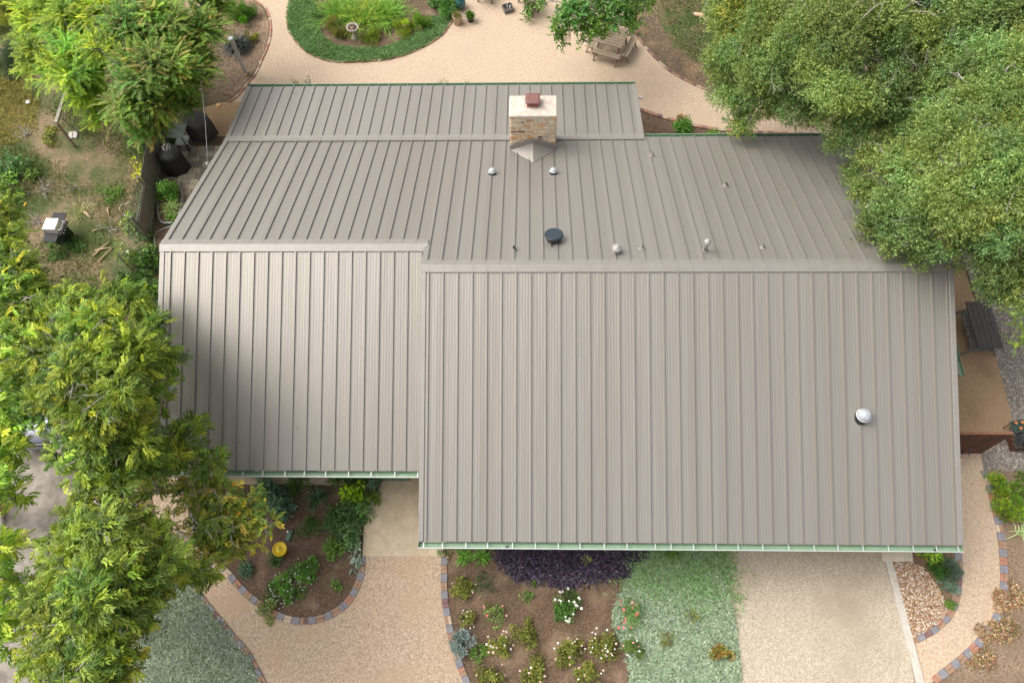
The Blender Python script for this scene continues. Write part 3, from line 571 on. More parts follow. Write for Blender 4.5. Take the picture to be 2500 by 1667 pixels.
edging('thin red and grey brick border curving round the corner bed behind the metal post', [(600, -60), (622, 0), (648, 20), (660, 55), (660, 90), (650, 125), (638, 150), (625, 180), (605, 205), (580, 235), (560, 250)], [1, 1, 1, 3, 2], .10)
edging('thin brick border round the oval island bed with the birdbath', [(712, -10), (702, 40), (706, 75), (722, 102), (750, 128), (790, 146), (835, 153), (890, 151), (940, 147), (990, 134), (1040, 112), (1080, 85), (1105, 50)], [1, 2, 4, 3, 2], .10)
edging('thin dull brick border between the gravel and the leafy bed by the picnic table', [(1530, 30), (1547, 70), (1567, 105), (1602, 145), (1642, 179), (1701, 211), (1751, 227), (1820, 234)], [2, 4, 4, 3, 2], .10)
edging('uneven brick and stone border of the dark bed along the back gutter', [(1560, 269), (1600, 282), (1650, 297), (1700, 310), (1780, 321), (1860, 326), (1985, 331)], [2, 3, 2, 4, 1, 3], .14, .08)
edging('wide slate and brick border wrapping the front bed with the yellow lid', [(885, 1357), (882, 1400), (868, 1440), (845, 1474), (810, 1499), (770, 1513), (730, 1516), (690, 1507), (642, 1479), (602, 1450), (562, 1405), (532, 1370), (502, 1320), (482, 1280), (464, 1240), (444, 1190)], 'block', .20)
edging('slate and brick border between the front walk and the rose bed', [(1085, 1360), (1085, 1450), (1097, 1530), (1114, 1600), (1150, 1690)], 'block', .20)
edging('slate border between the front walk and the sage green ground cover', [(403, 1330), (445, 1400), (470, 1431), (509, 1481), (559, 1541), (608, 1601), (660, 1700)], 'block', .17)
edging('short slate and red brick border round the pebble bed', [(2338, 1350), (2340, 1400), (2336, 1440), (2331, 1470), (2316, 1500), (2298, 1520), (2273, 1540), (2249, 1552), (2222, 1562)], 'block', .22)
edging('long slate and red brick border on the outer side of the right-hand path', [(2402, 1148), (2418, 1200), (2430, 1248), (2440, 1294), (2447, 1346), (2450, 1421), (2445, 1469), (2431, 1510), (2408, 1545), (2378, 1580), (2330, 1622), (2280, 1660)], 'block', .22)

# kerb strip beside the driveway, slab, foundation ledge
a, b = G(2160, 1370), G(2216, 1590); c, d_ = G(2176, 1370), G(2236, 1590)
mb = MB(); ext = (b - a) * .8; P4 = [a, b + ext, d_ + ext, c]; mb.add([(p[0], p[1], 0) for p in P4] + [(p[0], p[1], .07) for p in P4], [(4, 5, 6, 7), (0, 1, 5, 4), (1, 2, 6, 5), (2, 3, 7, 6), (3, 0, 4, 7)])
tag(mb.build('concrete_kerb', WHITEC), 'straight pale concrete kerb between the driveway and the pebbles', 'kerb')
a, b, c, d_ = G(2147, 1300), G(2152, 1371), G(2226, 1371), G(2220, 1300); P4 = [a, b, c, d_]
mb = MB(); mb.add([(p[0], p[1], 0) for p in P4] + [(p[0], p[1], .085) for p in P4], [(4, 5, 6, 7), (0, 1, 5, 4), (1, 2, 6, 5), (2, 3, 7, 6), (3, 0, 4, 7)])
q1, q2 = G(2206, 1300), G(2211, 1369); mb.beam((q1[0], q1[1], .10), (q2[0], q2[1], .10), .13, .06)
tag(mb.build('concrete_pad', mat('pad_concrete', (.50, .43, .32), (.66, .59, .47), 5, .85, .002)), 'small raised concrete pad under the eave beside the pebbles', 'slab')
a, b = G(560, 1158, 0), G(860, 1158, 0); mb = MB(); mb.box(((a[0] + b[0]) / 2, a[1] - .06, .06), (b[0] - a[0], .55, .12), 0, 0, .01)
tag(mb.build('stone_ledge', mat('ledge_concrete', (.38, .30, .21), (.52, .43, .32), 5, .85, .003)), 'low tan concrete ledge under the green gutter of the left wing', 'ledge')

# ============================================================= STUFF: chips, pebbles, grass, ground cover
def rock_mesh(P, r, col, name, label, m, flat=.55, kind='stuff', sub=1):
    n = len(P); base = np.array([(0, 0, 1), (.9, 0, .15), (.28, .85, .1), (-.73, .53, .15), (-.73, -.53, .1), (.28, -.85, .15), (.55, .4, .75), (-.2, .62, .75), (-.65, 0, .75), (-.2, -.62, .75), (.55, -.4, .75)])
    F = np.array([(0, 6, 7), (0, 7, 8), (0, 8, 9), (0, 9, 10), (0, 10, 6), (1, 2, 6), (2, 7, 6), (2, 3, 7), (3, 8, 7), (3, 4, 8), (4, 9, 8), (4, 5, 9), (5, 10, 9), (5, 1, 10), (1, 6, 10)])
    a = rng.uniform(0, 6.28, n); s = np.stack([r * rng.uniform(.8, 1.3, n), r * rng.uniform(.55, .95, n), r * flat], 1)
    V = base[None] * s[:, None] * rng.uniform(.82, 1.15, (n, 11, 1)); ca, sa = np.cos(a)[:, None], np.sin(a)[:, None]
    V = np.stack([V[..., 0] * ca - V[..., 1] * sa, V[..., 0] * sa + V[..., 1] * ca, V[..., 2]], -1) + P[:, None]
    L = Leaves(); L.V = [V.reshape(-1, 3)]; L.F3 = [(F[None] + (np.arange(n) * 11)[:, None, None]).reshape(-1, 3)]; L.Cc = [np.repeat(col, 11, 0)]
    o = L.build(name, m); tag(o, label, None, None, kind); o.data.polygons.foreach_set('use_smooth', [True] * len(o.data.polygons)); return o
P = scatter(P_PEB, 5200, .022); P[:, 2] += rng.uniform(0, .03, len(P))
rock_mesh(P, rng.uniform(.018, .044, len(P)), cols([(.46, .33, .21), (.34, .18, .09), (.62, .52, .40), (.26, .15, .09), (.44, .27, .14), (.66, .60, .52), (.18, .10, .06)], len(P), .15), 'pebbles', 'tan and white river pebbles', STONEA)
P_GRV = [(2345, 600), (2378, 720), (2430, 868), (2455, 957), (2472, 1022), (2465, 1052), (2396, 1108), (2402, 1142), (2460, 1150), (2620, 1160), (2620, 600)]
P = scatter(P_GRV, 16000, .012); P[:, 2] += rng.uniform(0, .02, len(P))
rock_mesh(P, rng.uniform(.016, .036, len(P)), cols([(.30, .27, .23), (.20, .18, .155), (.45, .42, .37), (.16, .13, .10), (.55, .50, .44), (.24, .18, .13)], len(P), .2), 'gravel_stones', 'grey mixed gravel beside the house', STONEA)
def chips(polys, n, pal, name, label, L0=.02, L1=.05, z=.03):
    Lf = Leaves(); tot = n
    for poly, k in polys:
        P = scatter(poly, k, z); n_ = len(P); A = rdir(n_); A[:, 2] *= .25; N = rdir(n_); N[:, 2] = abs(N[:, 2]) + 1.2
        l_ = rng.uniform(L0, L1, n_); Lf.add(P, A, N, l_, l_ * rng.uniform(.2, .5, n_), cols(pal, n_, .25), .1, .1)
    return tag(Lf.build(name, CHIPM), label, None, None, 'stuff')
MP = [(.14, .085, .05), (.22, .15, .095), (.07, .045, .028), (.32, .24, .16), (.17, .11, .065), (.42, .33, .25)]
chips([(P_LBED, 6500), (P_RBED, 17000), ([(2402, 1146), (2450, 1346), (2450, 1421), (2431, 1510), (2378, 1580), (2280, 1660), (2560, 1700), (2560, 1146)], 4500), ([(1562, 272), (1700, 312), (1985, 332), (1990, 340), (1565, 345)], 900)], 0, MP, 'mulch_chips', 'wood chips and dry leaves scattered over the front beds')
chips([(P_ISL, 2500), ([(500, 120), (560, -20), (618, 2), (650, 55), (646, 125), (618, 180), (570, 236), (500, 230)], 3500), ([(1522, 0), (1548, 70), (1643, 178), (1752, 226), (1900, 232), (1900, -40)], 9000)], 0, MP + [(.45, .30, .13), (.52, .38, .2)], 'leaf_litter', 'fallen tan leaves and mulch in the back beds', .03, .075)
# dry yard: tufts of grass in patches, straw
YP_ = [(-150, -100), (460, -100), (440, 300), (400, 430), (350, 600), (280, 800), (-150, 900)]
P = scatter(YP_, 110000, .004); f = np.sin(P[:, 0] * 1.3 + 2 * np.sin(P[:, 1] * .7)) + np.sin(P[:, 1] * 1.9 + P[:, 0] * .8) + rng.normal(0, .55, len(P)); P = P[f > -.05]; n = len(P)
L = Leaves(); A = rdir(n); A[:, 2] = abs(A[:, 2]) * .6 + .35; L.add(P, A, rdir(n), rng.uniform(.05, .13, n), .014, cols([(.12, .18, .035), (.16, .22, .05), (.08, .13, .03), (.28, .29, .09)], n), .1, .3)
P = scatter(YP_, 22000, .006); n = len(P); A = rdir(n); A[:, 2] *= .25; L.add(P, A, rdir(n), rng.uniform(.05, .14, n), .009, cols([(.45, .35, .22), (.32, .23, .13), (.55, .45, .30)], n), .1, .05)
P = scatter([(-100, 180), (60, 200), (95, 250), (90, 320), (40, 350), (-100, 380)], 9000, .006); n = len(P); A = rdir(n); A[:, 2] = abs(A[:, 2]) * .5 + .2; L.add(P, A, rdir(n), rng.uniform(.06, .16, n), .012, cols([(.50, .42, .13), (.40, .36, .10), (.58, .48, .2)], n), .1, .3)
P = scatter([(1610, 0), (1650, 110), (1700, 150), (1800, 160), (1900, 120), (1900, -60), (1600, -60)], 9000, .018); n = len(P); A = rdir(n); A[:, 2] = abs(A[:, 2]) * .6 + .3; L.add(P, A, rdir(n), rng.uniform(.05, .12, n), .014, cols([(.08, .14, .025), (.12, .18, .04)], n), .1, .3)
tag(L.build('grass', LFM), 'patchy short grass and straw in the yards', None, None, 'stuff')
def cover(poly, n, pal, name, label, l0, l1, wd, h=.08, mat_=LFM, up=.5, z=.02, wobble=.12, curl=.35):
    P = scatter(poly, n, z); n = len(P); hh = h * (.55 + .45 * np.sin(P[:, 0] * 3.1 + np.sin(P[:, 1] * 2.3) * 2) * np.sin(P[:, 1] * 2.7)); P[:, 2] += hh * rng.uniform(.2, 1, n)
    P[:, :2] += rng.normal(0, wobble * .35, (n, 2))
    A = rdir(n); A[:, 2] = abs(A[:, 2]) * up; N = rdir(n) * .7; N[:, 2] = abs(N[:, 2]) + .8
    l_ = rng.uniform(l0, l1, n); L = Leaves(); L.add(P, A, N, l_, l_ * wd, cols(pal, n, .16), .2, curl); return tag(L.build(name, mat_), label, None, None, 'stuff')
cover(P_SAGE, 42000, [(.36, .43, .33), (.45, .51, .41), (.25, .31, .22), (.54, .59, .49)], 'sage_ground_cover', 'sage green ground cover left of the front walk', .05, .11, .40)
GCU = [(1700, 1325), (1610, 1325), (1575, 1365), (1540, 1400), (1530, 1425), (1640, 1430), (1700, 1460), (1765, 1470), (1762, 1400), (1752, 1325)]
cover(P_GC, 42000, [(.33, .43, .28), (.43, .52, .38), (.23, .32, .19), (.52, .59, .47)], 'silver_green_ground_cover', 'silvery green ground cover beside the driveway', .05, .11, .40, .10)
cover(GCU, 15000, [(.24, .41, .15), (.33, .50, .22), (.17, .30, .11), (.38, .52, .30)], 'bright_green_ground_cover', 'brighter green part of the ground cover below the gutter', .05, .11, .40, .13, wobble=.9)
ISR = [(712, -30), (702, 40), (706, 75), (722, 102), (750, 128), (790, 146), (835, 153), (890, 151), (940, 147), (990, 134), (1040, 112), (1080, 85), (1102, 45), (1060, 40), (1035, 75), (985, 100), (930, 118), (870, 120), (825, 112), (790, 95), (775, 60), (770, 0), (770, -30)]
cover(ISR, 20000, [(.14, .27, .08), (.20, .34, .12), (.09, .18, .05), (.27, .40, .18)], 'low_green_ground_cover', 'low green ground cover ringing the island bed', .05, .10, .4, .16, up=.7)
PURP = [(1212, 1330), (1222, 1370), (1245, 1390), (1262, 1415), (1300, 1412), (1345, 1418), (1370, 1432), (1400, 1430), (1425, 1415), (1470, 1410), (1500, 1405), (1530, 1400), (1545, 1375), (1580, 1350), (1595, 1325)]
P = scatter(PURP, 5200, .03); n = len(P); A = rdir(n); A[:, 2] = abs(A[:, 2]) * .6 + .1; L = Leaves(); P[:, :2] += rng.normal(0, .09, (n, 2)); P[:, 2] += rng.uniform(0, .16, n) * (.5 + .5 * np.sin(P[:, 0] * 5) * np.sin(P[:, 1] * 6))
L.strap(P, A, rng.uniform(.12, .24, n), .038, cols([(.028, .015, .036), (.05, .026, .06), (.018, .012, .02), (.075, .045, .085), (.10, .06, .12), (.05, .05, .06)], n, .25), .45, 3)
tag(L.build('purple_ground_cover', leafmat('purple_leaf', .1, .35, .5)), 'dark purple trailing plants below the front gutter', None, None, 'stuff')

# ============================================================= PLANTS
def branch_path(a, b, wig=.12, k=6, sag=0.0):
    a = np.array(a, float); b = np.array(b, float); Ln = np.linalg.norm(b - a); o = []
    off = rng.normal(0, wig * Ln, 3)
    for i in range(k + 1):
        t = i / k; o.append(a + (b - a) * t + off * math.sin(math.pi * t) + rng.normal(0, .012 * Ln, 3) * (0 < i < k) + np.array([0, 0, sag * math.sin(math.pi * t)]))
    return o
def foliage(L, centres, style, pal, dens=1.0, leaf=(.08, .034)):
    for (c, r) in centres:
        ns = max(4, int(8 * dens)); sub = [(c + rdir(1)[0] * r * rng.uniform(.3, .75) * np.array([1, 1, .75]), r * rng.uniform(.32, .55)) for _ in range(ns)]
        base_t = rng.normal(1, .10)
        for (sc, sr) in sub:
            tone = base_t * rng.normal(1, .13); hue = rng.normal(0, .12)
            def tint(n):
                k = cols(pal, n, .14) * tone; k[:, 0] *= 1 + hue; k[:, 2] *= 1 - hue; return k
            if style == 'oak':
                nt_ = int(95 * dens * (sr / .4) ** 2); d = rdir(nt_); d[:, 2] = d[:, 2] * .8 + .2; d = nrm(d); o = sc + d * sr * rng.uniform(.35, .95, (nt_, 1)); tw = nrm(d + rng.normal(0, .55, (nt_, 3))); k = 9
                for j in range(k):
                    P = o + tw * (.03 + j * .028) + rng.normal(0, .012, (nt_, 3)); A = nrm(tw * .7 + rng.normal(0, .7, (nt_, 3))); N = rng.normal(0, .6, (nt_, 3)) + d * .5 + [0, 0, .7]
                    L.add(P, A, N, leaf[0] * rng.uniform(.7, 1.25, nt_), leaf[1] * rng.uniform(.8, 1.2, nt_), tint(nt_))
            elif style == 'pecan':
                nt_ = int(42 * dens * (sr / .4) ** 2); d = rdir(nt_); d[:, 2] = d[:, 2] * .7 + .3; d = nrm(d); o = sc + d * sr * rng.uniform(.3, .95, (nt_, 1)); rc = nrm(d * [1, 1, .5] + rng.normal(0, .8, (nt_, 3)) * [1, 1, .45])
                Sd = nrm(np.cross(rc, [0, 0, 1.0] + rng.normal(0, .35, (nt_, 3)))); up = np.cross(Sd, rc); up *= np.sign(up[:, 2:3] + 1e-6); tn = tint(nt_); Rl = rng.uniform(.26, .40, (nt_, 1))
                for j in range(6):
                    t = .2 + j / 6 * .8
                    for sg in (-1, 1):
                        if j == 5 and sg == 1: A = rc - up * .25
                        else: A = rc * .75 + Sd * sg * .8 - up * .25 + rng.normal(0, .12, (nt_, 3))
                        P = o + rc * Rl * t - up * (t * t * .09) ; L.add(P, A, up + rng.normal(0, .3, (nt_, 3)), leaf[0] * rng.uniform(.75, 1.15, nt_) * (.75 + .35 * t), leaf[1] * rng.uniform(.8, 1.1, nt_), tn * rng.normal(1, .1, (nt_, 1)), .25, .22)
            elif style == 'shoot':
                nt_ = int(15 * dens * (sr / .4) ** 2); d = rdir(nt_); d[:, 2] = abs(d[:, 2]) * .6; d = nrm(d); o = sc + d * sr * rng.uniform(.1, .8, (nt_, 1)); tw = nrm(d * .9 + rng.normal(0, .35, (nt_, 3)) + [0, 0, .1]); tn = tint(nt_); Ln = rng.uniform(.35, .75, (nt_, 1)); k = 16
                for j in range(k):
                    t = j / k; P = o + tw * Ln * t - np.array([0, 0, .28]) * Ln * t * t; ax = nrm(tw - np.array([0, 0, .56]) * t)
                    Sd = nrm(np.cross(ax, np.array([0, 0, 1.0])))
                    for sg in (-1, 1): L.add(P, ax * .45 + Sd * sg + [0, 0, .15] + rng.normal(0, .15, (nt_, 3)), np.array([0, 0, 1.0]) + rng.normal(0, .35, (nt_, 3)), leaf[0] * rng.uniform(.8, 1.2, nt_) * (1 - .35 * t), leaf[1], tn * (1 + .18 * t) * rng.normal(1, .08, (nt_, 1)), .2, .15)
TB = {'oak': 2.0, 'pecan': 2.0, 'shoot': 1.75}
def tree(name, label, base_px, circles, style, pal, lm, dens=1.0, leaf=(.08, .034), trunk_r=.2, forks=3, extra=None, group=None, twigs=26):
    """trunk and limbs grown to each foliage mass; circles are (px, py, radius px, height)"""
    b = G(base_px[0], base_px[1], 0); t = thing(name, label, 'tree', b, 0, group); cen = []; pal = [tuple(q * TB[style] for q in p_) for p_ in pal]; KR = {'oak': 1.04, 'pecan': 1.06, 'shoot': 1.0}[style]
    for (px, py, rp, z) in circles: c = G(px, py, z); cen.append((c, rp / pxm(c) * KR))
    top = np.mean([c for c, r in cen], 0); zmin = min(c[2] for c, r in cen)
    mb = MB(); fork = b * .55 + top * .45; fork[2] = max(1.4, zmin * .45); tp = branch_path(b, fork, .05, 5); n = len(tp)
    mb.tube([tuple(p) for p in tp], [trunk_r * (1.25 - .5 * i / (n - 1)) for i in range(n)], 10); wchild(mb, 'trunk', BARK, t)
    mb = MB(); hubs = []
    far = sorted(cen, key=lambda q: -np.linalg.norm(q[0] - fork)); idx = list(range(0, len(far), max(1, len(far) // (forks + 2))))[:forks + 2]
    for i in idx:
        c, r = far[i]; mid = fork * .42 + c * .58; p = branch_path(fork, mid, .08, 6, .15); mb.tube([tuple(q) for q in p], [trunk_r * (.72 - .45 * k / 6) for k in range(7)], 8); hubs += [p[3], p[5], p[6]]
    for c, r in cen:
        h = min(hubs, key=lambda q: np.linalg.norm(q - c)); rr_ = trunk_r * .22; p = branch_path(h, c, .10, 6, .1); mb.tube([tuple(q) for q in p], [max(.012, rr_ * (1 - .7 * k / 6)) for k in range(7)], 6)
        for _ in range(3):
            e = c + nrm(rng.normal(size=3) + np.array([0, 0, .5])) * r * .8; p2 = branch_path(p[4], e, .12, 4); mb.tube([tuple(q) for q in p2], [.016, .013, .010, .008, .005], 5)
    for _ in range(int(twigs * 2.4)):
        c, r = cen[rng.integers(len(cen))]; d = nrm(rng.normal(size=3) + np.array([0, 0, 1.1])); s0 = c + d * r * .35; e = c + nrm(d + rng.normal(0, .5, 3)) * r * 1.02
        p = branch_path(s0, e, .12, 5); mb.tube([tuple(q) for q in p], [.024, .02, .017, .013, .009, .005], 5)
        for _ in range(3): q = p[rng.integers(2, 5)]; mb.tube([tuple(z) for z in branch_path(q, q + nrm(d + rng.normal(0, .9, 3)) * r * .4, .1, 3)], [.008, .007, .005, .003], 4)
    wchild(mb, 'limbs', TWIG, t)
    L = Leaves(); foliage(L, cen, style, pal, dens, leaf)
    if extra: extra(L)
    L.build('crown', lm, t, tuple(t.location)); return t
OAKP = [(.085, .125, .028), (.115, .165, .040), (.055, .085, .020), (.155, .205, .062), (.21, .26, .095), (.07, .105, .032)]
tree('live_oak', 'broad grey-green live oak beyond the back right corner of the roof', (1990, 120), [(1790, 50, 72, 5.5), (1782, 150, 66, 5.0), (1780, 235, 52, 4.4), (1822, 292, 40, 3.8), (1850, 225, 50, 4.8), (1880, 60, 88, 6.5), (1880, 150, 80, 6.3), (1925, 245, 60, 5.2), (1885, 262, 34, 4.3), (1980, 70, 100, 7.4), (1985, 180, 90, 6.9), (1990, 275, 42, 5), (2080, 90, 105, 7.8), (2085, 210, 90, 7.3), (2060, 290, 58, 6), (2130, 290, 46, 5.6), (2180, 60, 100, 7.6), (2170, 160, 70, 7), (1850, -60, 100, 6.5), (2000, -70, 120, 7.5), (2150, -80, 120, 8), (1745, 5, 45, 4.6), (2040, 350, 26, 4.4), (2230, 250, 60, 6.4), (2200, 310, 50, 5.8), (2150, 230, 60, 7), (2250, 180, 60, 7), (1830, 110, 60, 6), (1930, 120, 70, 7), (1840, 180, 60, 5.6), (2030, 140, 70, 7.4)],
     'oak', OAKP, LF, 1.15, (.078, .032), .32, 4)
tree('live_oak', 'large live oak in the top right corner hanging over the roof edge', (2520, 330), [(2120, 372, 46, 5.8), (2085, 425, 30, 5.0), (2120, 470, 42, 5.6), (2135, 540, 42, 5.8), (2195, 400, 66, 6.6), (2185, 500, 66, 6.6), (2185, 590, 44, 6.2), (2260, 430, 84, 7.4), (2265, 540, 74, 7.3), (2252, 618, 34, 6), (2200, 340, 44, 6), (2330, 350, 86, 7.9), (2350, 470, 100, 8.4), (2340, 585, 60, 7), (2410, 240, 90, 8), (2440, 390, 110, 8.8), (2450, 540, 95, 8.2), (2430, 640, 58, 7), (2480, 160, 100, 8.3), (2330, 110, 78, 7.5), (2400, 40, 105, 8), (2290, 10, 85, 7.5), (2250, 130, 44, 6.6), (2570, 300, 120, 8.8), (2580, 480, 120, 8.5), (2530, 640, 80, 7), (2470, 700, 44, 6), (2520, 60, 110, 8), (2330, 650, 16, 5.6), (2400, -80, 120, 8), (2300, 220, 60, 7), (2270, 300, 60, 6.8), (2320, 290, 60, 7.2), (2390, 320, 70, 8), (2370, 170, 70, 7.8), (2270, 80, 60, 7.2), (2480, 250, 80, 8.4), (2490, 470, 80, 8.4), (2400, 700, 26, 6.4), (2440, 720, 34, 6.4), (2500, 720, 50, 6.6)],
     'oak', OAKP, LF, 1.15, (.080, .033), .36, 4)
tree('elm_sapling', 'yellow-green arching sapling beside the dark table at the right edge', (2540, 760), [(2480, 740, 36, 3.6), (2500, 790, 34, 3.4), (2480, 835, 24, 3.0), (2530, 820, 46, 3.4), (2540, 720, 50, 3.8)], 'shoot', [(.22, .33, .05), (.30, .40, .07), (.14, .24, .04)], LF, 1.0, (.06, .028), .05, 2, None, None, 4)
PECP = [(.095, .135, .016), (.14, .18, .02), (.055, .09, .015), (.19, .235, .025), (.24, .29, .035), (.07, .115, .016), (.10, .15, .02), (.05, .085, .014)]
PECD = [(.07, .105, .016), (.10, .14, .02), (.045, .075, .014), (.15, .19, .025), (.22, .25, .035)]
tree('pecan_tree', 'large yellow-green pecan tree whose branches reach over the left wing of the roof', (150, 1120), [(180, 738, 52, 6.0), (250, 730, 54, 6.2), (318, 742, 46, 5.8), (352, 800, 46, 5.9), (130, 850, 66, 7.2), (90, 880, 44, 7), (110, 950, 46, 7.2), (70, 1000, 26, 6.4), (125, 1010, 34, 6.8), (150, 1070, 30, 6.6), (250, 800, 50, 7.2), (170, 990, 50, 7.2), (250, 1000, 60, 7.6), (330, 910, 50, 7), (160, 790, 44, 6.8), (340, 1090, 44, 6.2), (250, 1095, 60, 6.9), (405, 935, 20, 5.2), (410, 1110, 34, 5.2), (215, 830, 82, 7.8), (300, 860, 74, 7.3), (372, 868, 46, 6.2), (425, 880, 22, 4.9), (70, 910, 46, 6.4), (180, 930, 74, 7.8), (275, 960, 84, 7.8), (350, 965, 42, 6.4), (215, 1035, 72, 7.3), (300, 1055, 66, 6.8), (200, 1125, 62, 6.6), (285, 1145, 66, 6.3), (365, 1130, 40, 5.8), (395, 985, 20, 4.7), (425, 1060, 28, 4.8), (482, 1035, 22, 4.4), (455, 1100, 44, 4.9), (512, 1135, 36, 4.4)],
     'pecan', PECP, LF, 1.05, (.13, .048), .26, 4)
def nuts(L):
    pass
tree('pecan_tree', 'smaller pecan with orange-tinged leaf tips hanging over the front bed', (420, 1330), [(470, 1195, 42, 4.2), (545, 1215, 38, 4.0), (600, 1250, 38, 3.7), (655, 1285, 24, 3.4), (560, 1300, 44, 3.8), (500, 1285, 46, 4.2), (610, 1325, 24, 3.2), (420, 1270, 22, 4.2), (545, 1352, 26, 3.5), (380, 1180, 34, 4.4), (500, 1340, 30, 3.6)],
     'pecan', PECD + PECD + [(.34, .28, .04), (.30, .22, .04)], LF, 1.0, (.13, .048), .09, 3)
tree('pecan_tree', 'wide pecan tree in the lower left corner between the driveway and the front walk', (250, 1500), [(245, 1225, 60, 6.4), (175, 1290, 62, 6.6), (270, 1320, 78, 7.2), (180, 1375, 72, 7.2), (115, 1450, 46, 6.2), (230, 1450, 88, 7.6), (335, 1400, 72, 6.8), (410, 1375, 50, 5.9), (470, 1390, 38, 5.0), (365, 1310, 40, 5.9), (325, 1500, 58, 6.2), (235, 1560, 80, 6.9), (150, 1560, 60, 6.4), (280, 1640, 66, 6.4), (200, 1670, 90, 7), (375, 1450, 38, 5.6), (520, 1392, 20, 4.4), (120, 1690, 60, 6), (140, 1340, 40, 6.6), (230, 1280, 50, 7), (290, 1400, 60, 7.2), (150, 1420, 50, 6.8), (290, 1500, 60, 7), (170, 1500, 60, 6.8), (90, 1510, 36, 5.8), (80, 1600, 40, 5.8), (320, 1250, 40, 6), (60, 1420, 26, 5.6)],
     'pecan', PECP[:5] + PECD, LF, 1.05, (.13, .048), .24, 4)
tree('pecan_tree', 'bright yellow-green pecan tree at the far left edge above the car', (-60, 1250), [(0, 830, 52, 6.2), (10, 905, 40, 6.3), (-20, 980, 60, 6.8), (20, 1070, 24, 5.4), (-20, 1100, 60, 6.5), (20, 1165, 36, 5.8), (40, 1215, 28, 5.6), (-30, 1200, 60, 6.5), (15, 1400, 30, 5.2), (15, 1460, 40, 5.3), (-30, 1540, 60, 5.8), (-70, 1350, 70, 6.4), (30, 1560, 22, 5.0), (0, 1330, 40, 5.6), (30, 1500, 36, 5.3), (45, 900, 34, 6.2), (40, 985, 36, 6.4), (0, 1040, 50, 6.6), (70, 850, 40, 6.4)],
     'pecan', [(.14, .22, .03), (.24, .33, .045), (.10, .17, .025), (.34, .42, .06)], LF, 1.0, (.13, .048), .22, 3)  # brighter leaf palette than the other pecans
tree('pecan_tree', 'upright pecan tree at the left edge beside the old grill', (-60, 760), [(-10, 530, 46, 5.4), (25, 575, 40, 5.6), (40, 640, 50, 6), (0, 660, 60, 6.2), (85, 700, 34, 5.4), (50, 730, 52, 6), (0, 760, 50, 6), (100, 765, 34, 5.4), (-70, 600, 80, 6), (-80, 760, 80, 6), (30, 800, 44, 6), (-10, 600, 50, 6), (50, 690, 44, 6), (130, 760, 34, 5.8), (5, 480, 30, 5)],
     'pecan', PECP + [(.40, .42, .05)], LF, 1.0, (.13, .048), .2, 3)
CRP = [(.17, .25, .02), (.23, .31, .028), (.12, .20, .02), (.08, .15, .02), (.28, .33, .035)]
tree('crape_myrtle', 'bright yellow-green crape myrtle with arching shoots in the top left corner', (200, 200), [(85, 45, 55, 3.6), (95, 130, 50, 3.4), (60, 90, 26, 3.0), (170, 60, 80, 4.6), (180, 160, 80, 4.6), (215, 225, 46, 3.8), (262, 120, 60, 4.8), (250, 35, 70, 4.8), (240, 285, 32, 3.2), (150, -50, 90, 4.6), (270, -50, 80, 5), (75, 170, 22, 2.8)],
     'shoot', CRP, LF, 2.3, (.075, .032), .12, 4, None, None, 16)
tree('crape_myrtle', 'darker green crape myrtle with brown seed heads leaning to the fence', (370, 210), [(330, 60, 80, 5), (330, 170, 84, 5), (320, 265, 58, 4), (400, 60, 76, 5), (405, 160, 80, 4.7), (375, 300, 36, 3.2), (350, 325, 26, 3), (400, 250, 50, 3.8), (465, 90, 70, 4.4), (465, 185, 56, 3.9), (450, 245, 34, 3.2), (508, 70, 40, 3.6), (520, 15, 36, 3.6), (500, 150, 26, 3.2), (400, -50, 90, 5), (510, -50, 70, 4.2)],
     'shoot', [(.075, .15, .025), (.11, .20, .03), (.06, .11, .02), (.17, .25, .035), (.20, .17, .06)], LF, 2.4, (.075, .032), .12, 4, None, None, 12)
tree('red_oak', 'small dark green oak overhanging the picnic table', (1450, -40), [(1372, 25, 44, 3.6), (1378, 75, 28, 3.0), (1430, 20, 56, 4), (1425, 70, 26, 3.2), (1480, 60, 34, 3.4), (1500, 10, 52, 3.8), (1548, 45, 32, 3.3), (1560, 10, 30, 3.4), (1380, 108, 12, 2.6), (1430, 105, 13, 2.7), (1470, 85, 24, 3.0), (1360, 85, 13, 2.7), (1440, -60, 70, 4.2), (1530, -50, 60, 4), (1320, 8, 16, 2.8)],
     'oak', [(.05, .12, .018), (.08, .165, .025), (.035, .08, .015), (.12, .21, .04)], LFG, .5, (.13, .062), .1, 4, None, None, 10)

